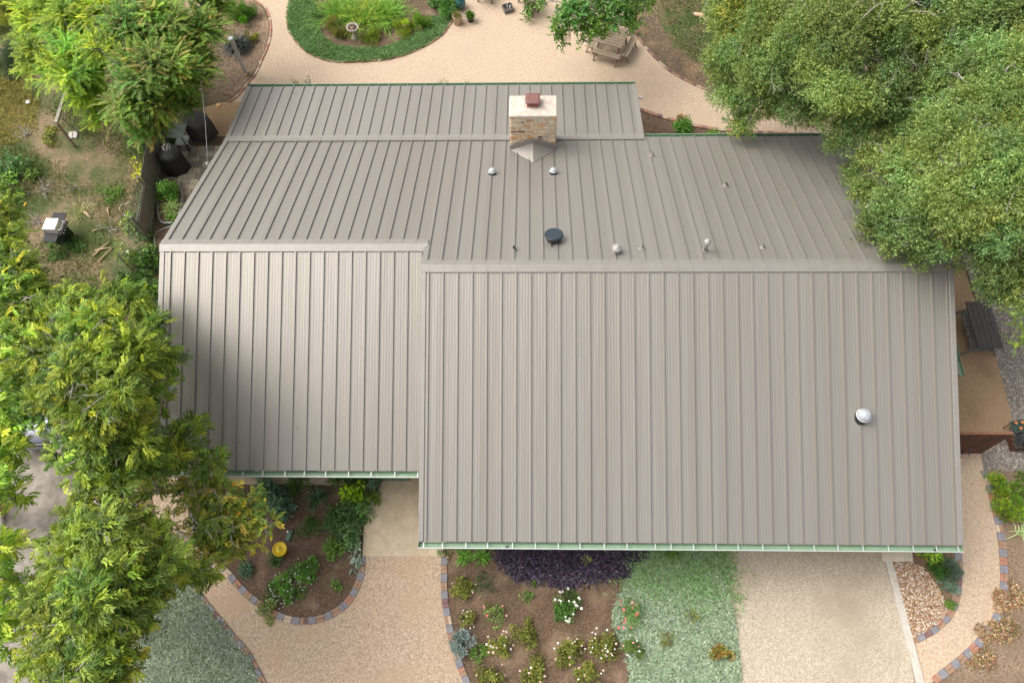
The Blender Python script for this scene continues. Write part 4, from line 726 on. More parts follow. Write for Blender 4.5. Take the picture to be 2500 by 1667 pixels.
def shrub(name, label, px, py, rp, h, style, pal, cover_=3.0, leaf=(.06, .03), lm=None, group=None, cat='shrub', blossoms=None, squash=1.0, loose=.12):
    c = G(px, py, h * .55); r = rp / pxm(c) * (1.1 if style in ('leafy', 'fine') else 1.1); leaf = (leaf[0] * (1.3 if style == 'leafy' else 1), leaf[1] * (1.25 if style == 'leafy' else 1)); cover_ = cover_ * (.85 if style in ('leafy', 'fine') else 1); g = (c[0], c[1], 0); t = thing(name, label, cat, g, 0, group)
    lift = .27 if 'planter' in label and 'beside' not in label else 0.0
    L = Leaves(); pal = [tuple(q * (1.45 if max(p_) < .3 else 1.15) for q in p_) for p_ in pal]; gz = np.array([c[0], c[1], lift])
    if style == 'strap':
        n = int(cover_ * 26); a = rng.uniform(0, 6.283, n); e = rng.uniform(.25, 1.35, n); A = np.stack([np.cos(a) * np.cos(e), np.sin(a) * np.cos(e), np.sin(e)], 1)
        P = gz + np.c_[rng.normal(0, r * .12, (n, 2)), np.full(n, .03)]; L.strap(P, A, r * rng.uniform(.8, 1.45, n), leaf[1], cols(pal, n), .55, 5)
    elif style == 'grass_blades':
        n = int(cover_ * 110); q = rng.normal(0, r * .42, (n, 2)); A = np.c_[q / r * .9 + rng.normal(0, .35, (n, 2)), np.full(n, .8)]
        P = gz + np.c_[q, np.full(n, .02)]; L.strap(P, nrm(A), h * rng.uniform(.7, 1.3, n), leaf[1], cols(pal, n), .5, 4)
    else:
        n = int(cover_ * math.pi * r * r / (.5 * leaf[0] * leaf[1])); n = min(n, 26000)
        ncl = max(5, int(9 * cover_ / 3)); ncl += 4; cc = rdir(ncl) * rng.uniform(.3, .95, (ncl, 1)); cc[:, 2] = abs(cc[:, 2]); cr_ = rng.uniform(.18, .45, ncl); tone = rng.normal(1, .2, ncl)
        k = rng.integers(0, ncl, n); d = rdir(n); d[:, 2] = d[:, 2] * .8 + .15; q = cc[k] + d * cr_[k][:, None] * rng.uniform(.5, 1.0, (n, 1)) + rng.normal(0, loose * .4, (n, 3)); q[:, 2] = abs(q[:, 2])
        P = gz + q * np.array([r, r * squash, h * .95]) + [0, 0, .02]
        if style == 'fine': A = nrm(d + [0, 0, .9] + rng.normal(0, .35, (n, 3)))
        else: A = nrm(d + rng.normal(0, .6, (n, 3)))
        N = d * .5 + [0, 0, .8] + rng.normal(0, .4, (n, 3)); L.add(P, A, N, leaf[0] * rng.uniform(.7, 1.25, n), leaf[1] * rng.uniform(.8, 1.2, n), cols(pal, n) * tone[k][:, None])
    L.build('foliage', lm or LF, t, tuple(t.location))
    mb = MB()
    for _ in range(7 if style not in ('strap', 'grass_blades') else 0):
        e = gz + np.r_[rng.normal(0, r * .45, 2), h * rng.uniform(.5, .85)]; mb.tube([tuple(p) for p in branch_path(gz, e, .08, 3)], [.012, .010, .007, .004], 5)
    if mb.v: wchild(mb, 'stems', BARK, t)
    if blossoms:
        nb, colr, br, nm = blossoms; me = None
        for i in range(nb):
            a = rng.uniform(0, 6.283); rad = r * math.sqrt(rng.uniform(.05, 1.0)); zz_ = h * (1.05 - .45 * (rad / r) ** 2) + rng.uniform(-.02, .05)
            if me is None:
                mb = MB()
                for ring, (nn_, rr_, el) in enumerate(((7, 1.0, .35), (6, .75, .7), (4, .45, 1.1))):
                    for j in range(nn_):
                        q = 6.283 * j / nn_ + ring * .4; ca, sa = math.cos(q), math.sin(q); R_ = br * rr_; hz_ = br * .5 * math.sin(el)
                        mb.add([(0, 0, .1 * br * ring), (ca * R_ * .7 - sa * R_ * .4, sa * R_ * .7 + ca * R_ * .4, hz_ + .1 * br * ring), (ca * R_, sa * R_, hz_ * 1.2 + .1 * br * ring), (ca * R_ * .7 + sa * R_ * .4, sa * R_ * .7 - ca * R_ * .4, hz_ + .1 * br * ring)], [(0, 3, 2, 1)])
                o = mb.build(nm, colr[0]); me = o.data; o.parent = t
            else:
                o = D.objects.new(nm, me); C.objects.link(o); o.parent = t
                if len(colr) > 1 and i % 3 == 0: o2 = o; o.data = alt
            if len(colr) > 1 and i == 0: alt = me.copy(); alt.materials[0] = colr[1]
            o.location = (rad * math.cos(a), rad * math.sin(a), zz_); o.rotation_euler = (rng.normal(0, .35), rng.normal(0, .35), a); s_ = rng.uniform(.7, 1.2); o.scale = (s_, s_, s_)
    return t
G1 = [(.06, .13, .025), (.09, .18, .035), (.04, .085, .02)]; GL = [(.12, .22, .035), (.17, .28, .05), (.08, .16, .03)]
OLV = [(.14, .17, .03), (.21, .23, .04), (.09, .12, .025), (.30, .27, .06)]; BLU = [(.08, .15, .09), (.12, .20, .13), (.055, .11, .06)]
SIL = [(.26, .33, .27), (.35, .41, .36), (.18, .25, .19)]; LIM = [(.34, .55, .02), (.45, .66, .03), (.24, .42, .02)]
WB, PB, RB_ = mat('white_petal', (.82, .80, .74), rough=.6), mat('blush_petal', (.80, .58, .48), rough=.6), mat('coral_petal', (.80, .20, .17), rough=.6)
PK = mat('pink_petal', (.82, .36, .36), rough=.6); YB_ = mat('yellow_petal', (.75, .50, .03), rough=.6); WS = mat('tiny_white_petal', (.75, .78, .74), rough=.6)
# front left bed
shrub('sage_shrub', 'blue-green broad-leaved shrub left of centre under the left gutter', 640, 1195, 38, .55, 'leafy', BLU, 3, (.10, .055), LFM)
shrub('sage_shrub', 'blue-green broad-leaved shrub touching the strap-leaved plant', 685, 1228, 40, .5, 'leafy', BLU, 3, (.10, .055), LFM)
shrub('leafy_shrub', 'thin dark green shrub against the ledge', 722, 1180, 34, .5, 'leafy', G1, 1.5, (.07, .03))
shrub('strap_plant', 'dark green strap-leaved plant between blue-green and lime shrubs', 772, 1212, 40, .5, 'strap', [(.05, .10, .04), (.08, .14, .06), (.03, .07, .03)], 3, (.3, .035), LFG, cat='plant')
shrub('dark_shrub', 'dark green shrub behind the lime shrub at the gutter', 842, 1172, 34, .6, 'leafy', G1, 3, (.09, .04))
shrub('lime_shrub', 'bright lime green shrub in the front bed', 857, 1206, 32, .6, 'leafy', LIM, 3, (.10, .065))
shrub('round_shrub', 'small round green shrub at the corner of the entry slab', 908, 1214, 22, .45, 'fine', [(.12, .22, .04), (.18, .28, .05), (.2, .2, .06)], 3.5, (.05, .02))
shrub('grey_shrub', 'wispy grey-green potted shrub beside the entry slab', 912, 1178, 26, .6, 'leafy', [(.10, .16, .12), (.16, .22, .18), (.05, .09, .06)], 1.8, (.06, .02))
shrub('dark_shrub', 'large dark green spreading shrub along the entry slab', 835, 1262, 46, .55, 'leafy', [(.06, .13, .035), (.10, .19, .055), (.045, .10, .03)], 3.2, (.075, .035))
shrub('dark_shrub', 'mid green shrub edging the upper entry slab', 868, 1245, 36, .5, 'leafy', [(.07, .15, .04), (.11, .21, .06)], 3, (.07, .034))
shrub('dark_shrub', 'green shrub overlapping the edge of the slab below the large one', 862, 1300, 38, .5, 'leafy', [(.08, .16, .05), (.13, .22, .08), (.055, .12, .04)], 3, (.08, .04))
shrub('dark_shrub', 'scruffy green shrub above the silver lambs ear', 812, 1335, 30, .4, 'leafy', GL, 2, (.07, .035))
shrub('leafy_shrub', 'sprawling dark green plant right of the orange hose', 752, 1285, 30, .35, 'leafy', G1, 1.5, (.07, .035))
shrub('lambs_ear', 'silvery lambs ear at the edge of the slab border', 868, 1372, 22, .25, 'leafy', SIL, 2.6, (.12, .06), LFM, cat='plant')
shrub('lambs_ear', 'pale silver-green leaves above the lambs ear against the slab', 862, 1330, 18, .25, 'leafy', [(.2, .3, .17), (.28, .37, .25)], 2, (.12, .06), LFM, cat='plant')
shrub('fern_plant', 'yellow-green long-leaved plant above the yellow lid', 684, 1268, 18, .4, 'strap', [(.2, .36, .04), (.3, .46, .05)], .6, (.2, .06), cat='plant')
shrub('flowering_shrub', 'green plant with tiny white flowers on the upper side of the front bed point', 745, 1395, 36, .35, 'leafy', [(.09, .20, .03), (.14, .27, .045), (.06, .13, .02)], 2.6, (.05, .026), None, blossoms=(26, [WS], .018, 'blossom'))
shrub('flowering_shrub', 'green plant with tiny white flowers in the middle of the front bed point', 700, 1432, 42, .35, 'leafy', [(.09, .20, .03), (.14, .27, .045), (.06, .13, .02)], 2.6, (.05, .026), None, blossoms=(30, [WS], .018, 'blossom'))
shrub('flowering_shrub', 'browning plant with tiny white flowers at the tip of the front bed', 665, 1475, 34, .3, 'leafy', [(.12, .19, .04), (.22, .19, .09), (.08, .15, .03)], 2.2, (.05, .026), None, blossoms=(18, [WS], .018, 'blossom'))
shrub('leafy_shrub', 'small grey-green plant at the brick border under the pecan', 597, 1393, 22, .3, 'leafy', BLU, 2, (.08, .03), LFM)
shrub('leafy_shrub', 'loose green plant between the yellow lid and the white flowers', 668, 1370, 20, .25, 'leafy', G1, 1.6, (.06, .03))
shrub('leafy_shrub', 'tiny yellow-green plant in the right of the front bed', 823, 1427, 14, .2, 'leafy', GL, 2, (.06, .025))
# rose bed
for px, lab in ((1132, 'left clump of bright green lily leaves under the front gutter'), (1176, 'right clump of bright green lily leaves under the front gutter')):
    shrub('day_lily', lab, px, 1356, 24, .35, 'strap', [(.12, .26, .03), (.17, .34, .05), (.08, .18, .025)], 3.6, (.2, .04), cat='plant', group='lilies under the front gutter')
shrub('day_lily', 'thin yellowish lily in the middle of the purple plants', 1438, 1365, 20, .4, 'strap', [(.22, .27, .07), (.3, .32, .1)], 1.3, (.2, .02), cat='plant')
shrub('olive_shrub', 'olive and yellow rose bush below the lilies', 1128, 1425, 32, .5, 'leafy', OLV, 3, (.055, .03), None, blossoms=(4, [PB], .03, 'blossom'))
shrub('thin_shrub', 'sparse dark shrub beside the olive rose bush', 1185, 1432, 30, .5, 'leafy', [(.06, .10, .04), (.10, .14, .06)], .8, (.05, .02))
shrub('leafy_shrub', 'small pale green seedling left of the white roses', 1287, 1455, 18, .2, 'leafy', GL, 1, (.06, .03))
shrub('leafy_shrub', 'small yellow-green seedling below the purple plants', 1305, 1428, 15, .2, 'leafy', GL, .8, (.05, .03))
shrub('rose_bush', 'rose bush with many white blooms in the middle of the bed', 1385, 1480, 38, .6, 'leafy', [(.06, .15, .025), (.10, .21, .035), (.05, .10, .02)], 2.2, (.06, .035), None, blossoms=(20, [WB], .042, 'blossom'))
shrub('rose_bush', 'rose bush with coral red blooms in the silver ground cover', 1537, 1500, 38, .5, 'leafy', [(.12, .22, .05), (.17, .27, .09)], 1.0, (.055, .03), None, blossoms=(13, [RB_, PK], .040, 'blossom'))
shrub('rose_bush', 'small rose bush with white buds left of the pink blooms', 1140, 1512, 22, .4, 'leafy', OLV, 2.2, (.05, .028), None, blossoms=(8, [WB], .025, 'blossom'))
shrub('rose_bush', 'spindly rose bush with a few pink blooms near the walk', 1205, 1500, 32, .4, 'leafy', GL, .6, (.05, .03), None, blossoms=(5, [PK, RB_], .04, 'blossom'))
shrub('rose_bush', 'rose bush with blush blooms beside the silver shrub at the bottom', 1218, 1570, 32, .5, 'leafy', OLV, 2.6, (.05, .028), None, blossoms=(14, [PB, WB], .036, 'blossom'))
shrub('olive_shrub', 'taller olive green rose bush without blooms', 1286, 1545, 34, .55, 'leafy', OLV, 2.2, (.05, .028))
shrub('rose_bush', 'olive rose bush with scattered blush blooms at the bottom centre', 1388, 1590, 38, .5, 'leafy', OLV, 2.6, (.05, .028), None, blossoms=(14, [PB, WB], .03, 'blossom'))
shrub('rose_bush', 'dense rose bush with many cream blooms at the bottom', 1468, 1572, 36, .5, 'leafy', OLV, 2.8, (.05, .028), None, blossoms=(20, [WB, PB], .032, 'blossom'))
shrub('rose_bush', 'rose bush with a few cream buds beside the silver ground cover', 1545, 1580, 28, .45, 'leafy', [(.09, .16, .03), (.14, .2, .04)], 2.2, (.05, .028), None, blossoms=(10, [WB, PK], .03, 'blossom'))
shrub('silver_shrub', 'silver-blue artemisia at the foot of the front walk', 1130, 1575, 34, .5, 'fine', [(.22, .28, .29), (.32, .38, .40), (.14, .19, .18)], 3.2, (.08, .022), LFM)
shrub('leafy_shrub', 'bright green plant next to the silver-blue artemisia', 1168, 1592, 20, .35, 'leafy', GL, 2.4, (.06, .03))
shrub('red_tip_shrub', 'red and olive tipped shrub in the ground cover beside the driveway', 1758, 1592, 28, .4, 'leafy', [(.14, .17, .03), (.34, .10, .04), (.22, .22, .04)], 3, (.06, .03))
shrub('leafy_shrub', 'olive sprig growing through the silver ground cover', 1690, 1502, 18, .3, 'leafy', OLV, 1, (.06, .03))
shrub('leafy_shrub', 'yellowish sprigs in the lower ground cover', 1625, 1556, 24, .3, 'leafy', OLV, .8, (.06, .03))
shrub('leafy_shrub', 'green tuft in the ground cover right under the gutter', 1642, 1352, 20, .3, 'leafy', GL, 2, (.06, .03))
for px, py, rp in ((1300, 1650, 40), (1440, 1660, 40), (1200, 1650, 34)):
    shrub('rose_bush', {1300: 'olive rose bush just below the bottom edge, left', 1440: 'olive rose bush just below the bottom edge, right', 1200: 'low olive bush below the artemisia'}[px], px, py, rp, .5, 'leafy', OLV, 2.2, (.05, .028), None, blossoms=(9, [PB, WB], .03, 'blossom'))
shrub('leafy_shrub', 'wispy green plant at the corner of the entry slab and gutter', 1082, 1343, 16, .35, 'leafy', [(.16, .22, .06), (.2, .26, .1)], 1, (.045, .02))
# right front
shrub('leafy_shrub', 'yellow-green broad-leaved plant under the right end of the gutter', 2282, 1352, 26, .4, 'leafy', [(.16, .32, .03), (.26, .42, .05), (.36, .38, .05)], 2.6, (.13, .06))
shrub('needle_shrub', 'dark green needle-leaved shrub at the edge of the pebbles', 2295, 1390, 30, .4, 'fine', [(.05, .12, .025), (.08, .17, .035)], 3.6, (.08, .018))
shrub('needle_shrub', 'blue-grey needle-leaved shrub beside the right-hand path', 2325, 1385, 26, .4, 'fine', [(.11, .17, .12), (.16, .22, .17)], 3.4, (.08, .018), LFM)
shrub('needle_shrub', 'grey-green mounded shrub below the dark needle shrub', 2318, 1424, 26, .35, 'fine', [(.12, .18, .13), (.17, .23, .18), (.09, .14, .09)], 3.4, (.07, .018), LFM)
shrub('tiny_shrub', 'tiny green shrub against the brick border of the pebbles', 2322, 1475, 15, .25, 'fine', [(.12, .22, .04), (.18, .26, .06)], 3.4, (.05, .018))
shrub('goldenrod', 'tall yellow-green goldenrod clump at the right edge', 2440, 1188, 34, .55, 'fine', [(.13, .27, .03), (.19, .34, .04), (.42, .44, .04)], 2.4, (.13, .026), cat='plant')
shrub('goldenrod', 'bushy goldenrod with yellow tips beside the outer brick border', 2462, 1235, 38, .55, 'fine', [(.12, .26, .025), (.17, .32, .035), (.40, .40, .03)], 2.4, (.13, .026), cat='plant')
shrub('goldenrod', 'goldenrod clump partly outside the right edge', 2510, 1205, 46, .55, 'fine', [(.12, .24, .025), (.17, .30, .035)], 2.4, (.13, .026), cat='plant')
shrub('spiky_plant', 'pale striped spiky plant at the right edge below the goldenrod', 2500, 1295, 30, .5, 'strap', [(.34, .44, .22), (.45, .52, .28)], 1, (.3, .035), cat='plant')
for i, (px, py, lab) in enumerate(((2448, 1480, 'browning sedum patch nearest the outer brick border'), (2480, 1455, 'reddish sedum patch at the right edge'), (2425, 1550, 'pale dry sedum patch at the bend of the border'), (2480, 1540, 'dry sedum patch in the lower right corner'), (2400, 1610, 'dry sedum patch below the bend of the border'))):
    shrub('sedum_patch', lab, px, py, 34, .16, 'leafy', [(.40, .28, .16), (.28, .16, .09), (.5, .42, .28), (.17, .19, .06), (.33, .12, .08)], 1.6, (.06, .032), LFM, group='dry sedum on the right bed', cat='plant')
# back beds
shrub('goldenrod', 'tall bright green clump at the top of the island bed, left', 830, 12, 46, .9, 'grass_blades', [(.15, .30, .03), (.22, .38, .04), (.10, .2, .03)], 5, (.1, .024), cat='plant')
shrub('goldenrod', 'tall bright green clump at the top of the island bed, middle', 885, 18, 50, .9, 'grass_blades', [(.15, .30, .03), (.24, .38, .04), (.4, .38, .05)], 5, (.1, .024), cat='plant')
shrub('goldenrod', 'tall bright green clump at the top of the island bed, right', 938, 15, 44, .9, 'grass_blades', [(.12, .25, .03), (.18, .33, .04)], 5, (.1, .024), cat='plant')
shrub('dark_shrub', 'dense green shrub beside the teal urn', 1072, 5, 42, .9, 'leafy', [(.05, .13, .025), (.08, .19, .035)], 3, (.10, .04))
shrub('olive_shrub', 'brownish olive bush left of the birdbath', 813, 68, 34, .55, 'fine', [(.13, .15, .035), (.18, .19, .045), (.22, .15, .06)], 2.6, (.07, .02))
shrub('olive_shrub', 'olive bush just right of the birdbath', 905, 86, 26, .45, 'fine', [(.14, .19, .03), (.20, .25, .04)], 2.8, (.07, .022))
shrub('olive_shrub', 'yellow-green bush in the middle right of the island bed', 985, 66, 28, .5, 'fine', [(.17, .23, .025), (.24, .29, .035)], 2.8, (.07, .022))
shrub('olive_shrub', 'green bush at the right end of the island bed', 1028, 44, 28, .6, 'fine', [(.12, .24, .03), (.19, .31, .04)], 2.8, (.08, .024))
shrub('leafy_shrub', 'thin grey-green plant at the left of the island bed', 775, 35, 20, .4, 'leafy', G1, 1.6, (.07, .025))
shrub('round_shrub', 'bright green rounded shrub in the corner bed at the top', 590, 20, 36, .9, 'fine', [(.07, .19, .015), (.11, .27, .02), (.05, .12, .015)], 3.6, (.07, .024))
shrub('dark_grass', 'dark near-black strap-leaved clump beside the metal post', 578, 105, 40, .5, 'strap', [(.016, .02, .014), (.03, .036, .026), (.01, .013, .01)], 15, (.3, .03), LFG, cat='plant')
shrub('leafy_shrub', 'small green plant behind the dark strap-leaved clump', 612, 92, 20, .4, 'fine', OLV, 2.2, (.06, .025))
shrub('blue_bush', 'blue-grey bush at the left edge of the back yard', 22, 120, 62, 1.3, 'fine', [(.07, .11, .07), (.11, .15, .11), (.05, .075, .045)], 2.6, (.09, .02), LFM)
shrub('leafy_shrub', 'green bush in the top left corner of the frame', 5, 10, 60, 1.4, 'fine', OLV, 2, (.08, .03))
shrub('sumac', 'blue-green sumac seedling in front of the wooden fence', 330, 332, 36, .9, 'leafy', [(.07, .14, .07), (.10, .19, .10), (.05, .10, .05)], 1.8, (.14, .04), LFM)
shrub('fig_bush', 'dark green bush at the left edge above the old grill', 15, 400, 42, 1.2, 'leafy', [(.06, .13, .04), (.09, .18, .06)], 2.4, (.12, .07))
shrub('fig_bush', 'green branches left of the old grill', 12, 455, 36, 1.1, 'leafy', GL, 1.8, (.11, .06))
shrub('fig_bush', 'pale green sprawling bush above the old grill', 75, 425, 22, .5, 'leafy', GL, 1.2, (.09, .05))
shrub('weed_patch', 'low green weeds beside the timber stand', 115, 335, 30, .25, 'leafy', OLV, 1.4, (.07, .04))
shrub('weed_patch', 'dark green weeds around the old grill', 165, 600, 46, .2, 'leafy', G1, 1.3, (.07, .03))
shrub('weed_patch', 'green weeds in the middle of the yard', 265, 470, 34, .2, 'leafy', GL, .9, (.06, .025))
shrub('weed_patch', 'thin tall grass right of the old grill', 190, 512, 26, .4, 'grass_blades', [(.25, .27, .08), (.3, .3, .12)], 1, (.1, .014), cat='plant')
shrub('yellow_shrub', 'bright yellow-green sprig rising over the wooden fence', 338, 408, 22, 1.6, 'leafy', [(.62, .66, .04), (.70, .74, .06)], 2.2, (.13, .08))
shrub('vegetable_plants', 'bright green herbs in the upper part of the metal planter', 412, 465, 34, .9, 'leafy', [(.12, .28, .04), (.18, .36, .06)], 2.6, (.07, .03), cat='plant')
shrub('striped_grass', 'striped pale grass in the lower part of the metal planter', 417, 508, 30, .7, 'strap', [(.38, .46, .2), (.25, .36, .1)], 6, (.3, .02), cat='plant')
shrub('lettuce', 'small bright green leaves at the lower end of the planter', 425, 540, 12, .5, 'leafy', [(.14, .36, .04)], 2, (.08, .05), cat='plant')
shrub('ivy', 'bright ivy on the upper wire fence with white flowers', 320, 525, 28, 1.1, 'leafy', [(.14, .25, .03), (.28, .38, .04), (.09, .17, .03)], 1.8, (.08, .06), None, cat='vine', blossoms=(9, [WS], .03, 'blossom'))
shrub('ivy', 'dense ivy on the lower wire fence with orange flowers', 312, 618, 32, 1.1, 'leafy', [(.14, .25, .03), (.26, .36, .04), (.08, .15, .03)], 2.2, (.08, .06), None, cat='vine', blossoms=(6, [YB_, WS], .04, 'blossom'))
shrub('ivy', 'ivy climbing between the two flowering clumps', 345, 570, 26, .9, 'leafy', G1, 1.8, (.08, .06), cat='vine')
for i, (px, py, rp, lab) in enumerate(((352, 640, 34, 'upper of the dark green ivy mounds by the left wing'), (335, 690, 40, 'middle of the dark green ivy mounds by the left wing'), (378, 700, 30, 'ivy mound touching the left rake of the roof'), (375, 610, 26, 'bright green leafy mound at the roof corner'), (365, 760, 34, 'lowest of the dark green ivy mounds by the left wing'))):
    shrub('ivy_mound', lab, px, py, rp, .8, 'leafy', G1 + ([(.16, .27, .04)] if i in (2, 3) else []), 2.8, (.085, .07), group='ivy mounds along the left wing')
shrub('leafy_shrub', 'grey-green shrub tip above the left of the porch gutter', 752, 207, 14, .9, 'leafy', BLU + OLV, 2, (.08, .04)); shrub('leafy_shrub', 'sparse olive shrub tip left of the grey-green one', 722, 210, 14, .8, 'leafy', OLV, 1.2, (.06, .03))
shrub('rose_bush', 'sparse shrub showing above the middle of the porch gutter', 1090, 212, 22, .8, 'leafy', OLV, 1.2, (.06, .03), None, blossoms=(5, [PK], .03, 'blossom')); shrub('leafy_shrub', 'second sparse shrub tip above the porch gutter', 1140, 212, 20, .8, 'leafy', GL, 1.2, (.06, .03))
shrub('ivy', 'ragged ivy hanging on the wire fence below the wooden boards', 352, 485, 24, 1.2, 'leafy', G1, 1.8, (.08, .06), cat='vine')
shrub('ivy', 'ivy tangle at the lower end of the wire fence', 300, 680, 30, 1.0, 'leafy', G1, 2.2, (.08, .06), cat='vine')
shrub('potted_fern', 'dark green leafy plant beside the yellow-brown pot', 1672, 313, 30, .6, 'leafy', [(.06, .16, .02), (.10, .23, .03)], 2.4, (.11, .04), cat='plant')
shrub('leafy_shrub', 'small bright green plant in the side bed right of the pot', 1742, 325, 18, .4, 'leafy', GL, 2.2, (.09, .04))
shrub('leafy_shrub', 'green leaves overhanging the top edge by the garden chair', 1300, 5, 26, 1.5, 'leafy', [(.05, .12, .018), (.08, .165, .025)], 2.2, (.11, .055))

# ============================================================= OBJECTS
def at(px, py, z=0): p = G(px, py, z); return (float(p[0]), float(p[1]), z)
def ang(a, b, z=0): p, q = G(*a, z), G(*b, z); return math.atan2(q[1] - p[1], q[0] - p[0]), float(np.linalg.norm(q - p))
# metal post
b = at(601, 180); t = thing('light_post', 'slender weathered square metal post standing beside the dark clump', 'post', b); mb = MB(); mb.box((0, 0, .93), (.14, .14, 1.86), .3); lbuild(mb, 'post', mat('post_grey', (.46, .45, .43), (.6, .58, .55), 5, .6), t)
mb = MB(); mb.box((0, 0, 1.875), (.19, .19, .03), .3, 0, .008); lbuild(mb, 'post_cap', WHITE, t)
t = thing('ground_lamp', 'small round brass lamp at the foot of the metal post', 'lamp', at(602, 184)); mb = MB(); mb.lathe((0, 0, 0), [(.07, 0), (.07, .03), (.05, .06)], 18); lbuild(mb, 'lamp_base', mat('brass', (.5, .32, .08), (.6, .4, .12), 9, .35, metal=.7), t); mb = MB(); mb.lathe((0, 0, 0), [(.045, .058), (.03, .07), (0, .072)], 18); lbuild(mb, 'lens', mat('amber', (.75, .5, .15), rough=.2), t)
mb = MB(); mb.lathe(at(534, 258), [(.11, 0), (.11, .03), (.1, .035), (0, .036)], 24); tag(mb.build('disc_lid', mat('orange_lid', (.62, .36, .13), (.7, .43, .18), 6, .6)), 'flat orange round lid lying on the patio', 'lid')
# birdbath
t = thing('birdbath', 'grey concrete birdbath with a scalloped rim in the island bed', 'birdbath', at(867, 93)); BM = mat('old_concrete', (.34, .30, .25), (.5, .46, .40), 12, .9, .004, 40)
mb = MB(); mb.lathe((0, 0, 0), [(.16, 0), (.16, .05), (.08, .10), (.06, .3), (.075, .42), (.10, .48)], 20); lbuild(mb, 'pedestal', BM, t)
mb = MB(); mb.lathe((0, 0, 0), [(.08, .47), (.20, .52), (.25, .58), (.22, .585), (.18, .545), (.06, .52), (0, .52)], 28)
for i in range(14): q = 6.283 * i / 14; mb.lathe((.235 * math.cos(q), .235 * math.sin(q), .57), [(.045, -.02), (.05, .01), (.03, .03), (0, .034)], 8)
lbuild(mb, 'bowl', BM, t); mb = MB(); mb.lathe((0, 0, 0), [(.19, .552), (0, .553)], 20); lbuild(mb, 'water', mat('leafy_water', (.12, .07, .04), (.2, .12, .07), 12, .25), t)
def pot(name, label, px, py, r, h, m, soil=True, flare=.8, plant=None, col=None):
    t = thing(name, label, 'pot', at(px, py)); mb = MB(); mb.lathe((0, 0, 0), [(r * flare, 0), (r * .92, h * .5), (r * .98, h * .88), (r * 1.06, h * .9), (r * 1.06, h), (r * .92, h), (r * .88, h * .85)], 26); lbuild(mb, 'pot_body', m, t)
    mb = MB(); mb.lathe((0, 0, 0), [(r * .9, h * .84), (r * .5, h * .87), (0, h * .86)], 20); lbuild(mb, 'soil', MULCH, t)
    if plant:
        L = Leaves(); n = plant[0]; d = rdir(n); d[:, 2] = abs(d[:, 2]); P = np.array([0, 0, h]) + d * r * rng.uniform(.2, 1.2, (n, 1)); L.add(P, nrm(d + rng.normal(0, .5, (n, 3))), rdir(n) + [0, 0, 1], plant[1], plant[1] * .5, cols(plant[2], n)); o = L.build('plant', LF, t)
    return t
pot('clay_pot', 'large pale terracotta pot at the right tip of the island bed', 1118, 58, .20, .42, mat('pale_terracotta', (.40, .29, .20), (.52, .41, .30), 8, .85), plant=(160, .07, OLV))
pot('black_pot', 'small black pot with a bushy green plant', 1149, 52, .15, .26, mat('black_glaze', (.02, .022, .025), rough=.35), plant=(260, .11, GL))
pot('glazed_pot', 'yellow-brown glazed pot at the edge of the side bed', 1660, 302, .19, .34, mat('ochre_glaze', (.30, .19, .05), (.40, .27, .08), 6, .4))
t = thing('garden_urn', 'round teal glazed urn at the top edge', 'urn', at(1124, 20)); mb = MB(); mb.lathe((0, 0, 0), [(.12, 0), (.2, .1), (.26, .25), (.24, .4), (.14, .5), (.12, .54), (.10, .54)], 28); lbuild(mb, 'urn_body', mat('teal_glaze', (.03, .13, .14), (.05, .18, .18), 4, .2, coat=.4), t)
mb = MB(); mb.lathe((0, 0, 0), [(.15, .52), (.16, .54), (.15, .56), (.09, .56)], 28); lbuild(mb, 'rim', mat('teal_glaze'if 0 else 'teal_rim', (.02, .09, .1), rough=.25), t)
# picnic set
rz, Lt = ang((1453, 98), (1519, 117), .72)
tc = at(1496, 87, .72); t = thing('picnic_table', 'square weathered wooden picnic table half under the small oak', 'table', (tc[0], tc[1], 0), rz); Lt = 1.15
mb = MB()
for i in range(7): mb.box((0, -Lt / 2 + Lt / 14 + i * Lt / 7, .70), (Lt, Lt / 7 - .012, .04), 0, 0, .005)
lbuild(mb, 'tabletop', WOOD, t)
for sx in (-1, 1):
    for sy in (-1, 1): mb = MB(); mb.beam((sx * .42, sy * .42, .68), (sx * .5, sy * .5, 0), .09, .04); lbuild(mb, 'leg', WOOD, t)
mb = MB(); mb.box((-.42, 0, .62), (.04, .9, .08)); mb.box((.42, 0, .62), (.04, .9, .08)); lbuild(mb, 'rail', WOOD, t)
def mkbench(px, py, rz, lab, L=1.2):
    c = at(px, py, .43); t = thing('picnic_bench', lab, 'bench', (c[0], c[1], 0), rz, 'benches around the picnic table'); mb = MB()
    for s in (-1, 1): mb.box((0, s * .075, .42), (L, .14, .04), 0, 0, .005)
    lbuild(mb, 'seat', WOOD, t)
    for sx in (-1, 1):
        for sy in (-1, 1): mb = MB(); mb.beam((sx * (L / 2 - .14), sy * .04, .40), (sx * (L / 2 - .12), sy * .17, 0), .08, .035); lbuild(mb, 'leg', WOOD, t)
    mb = MB(); mb.box((0, 0, .30), (L - .3, .03, .06)); lbuild(mb, 'stretcher', WOOD, t); return t
B1 = mkbench(1480, 131, rz, 'picnic bench on the near side of the table, fully in view')
rz2, L2 = ang((1548, 92), (1523, 138), .43)
mkbench(1537, 114, rz2, 'picnic bench on the right side of the table next to the leafy bed'); mkbench(1452, 92, rz2, 'picnic bench on the left side of the table under the oak leaves'); mkbench(1515, 55, rz, 'picnic bench on the far side of the table against the leafy bed')
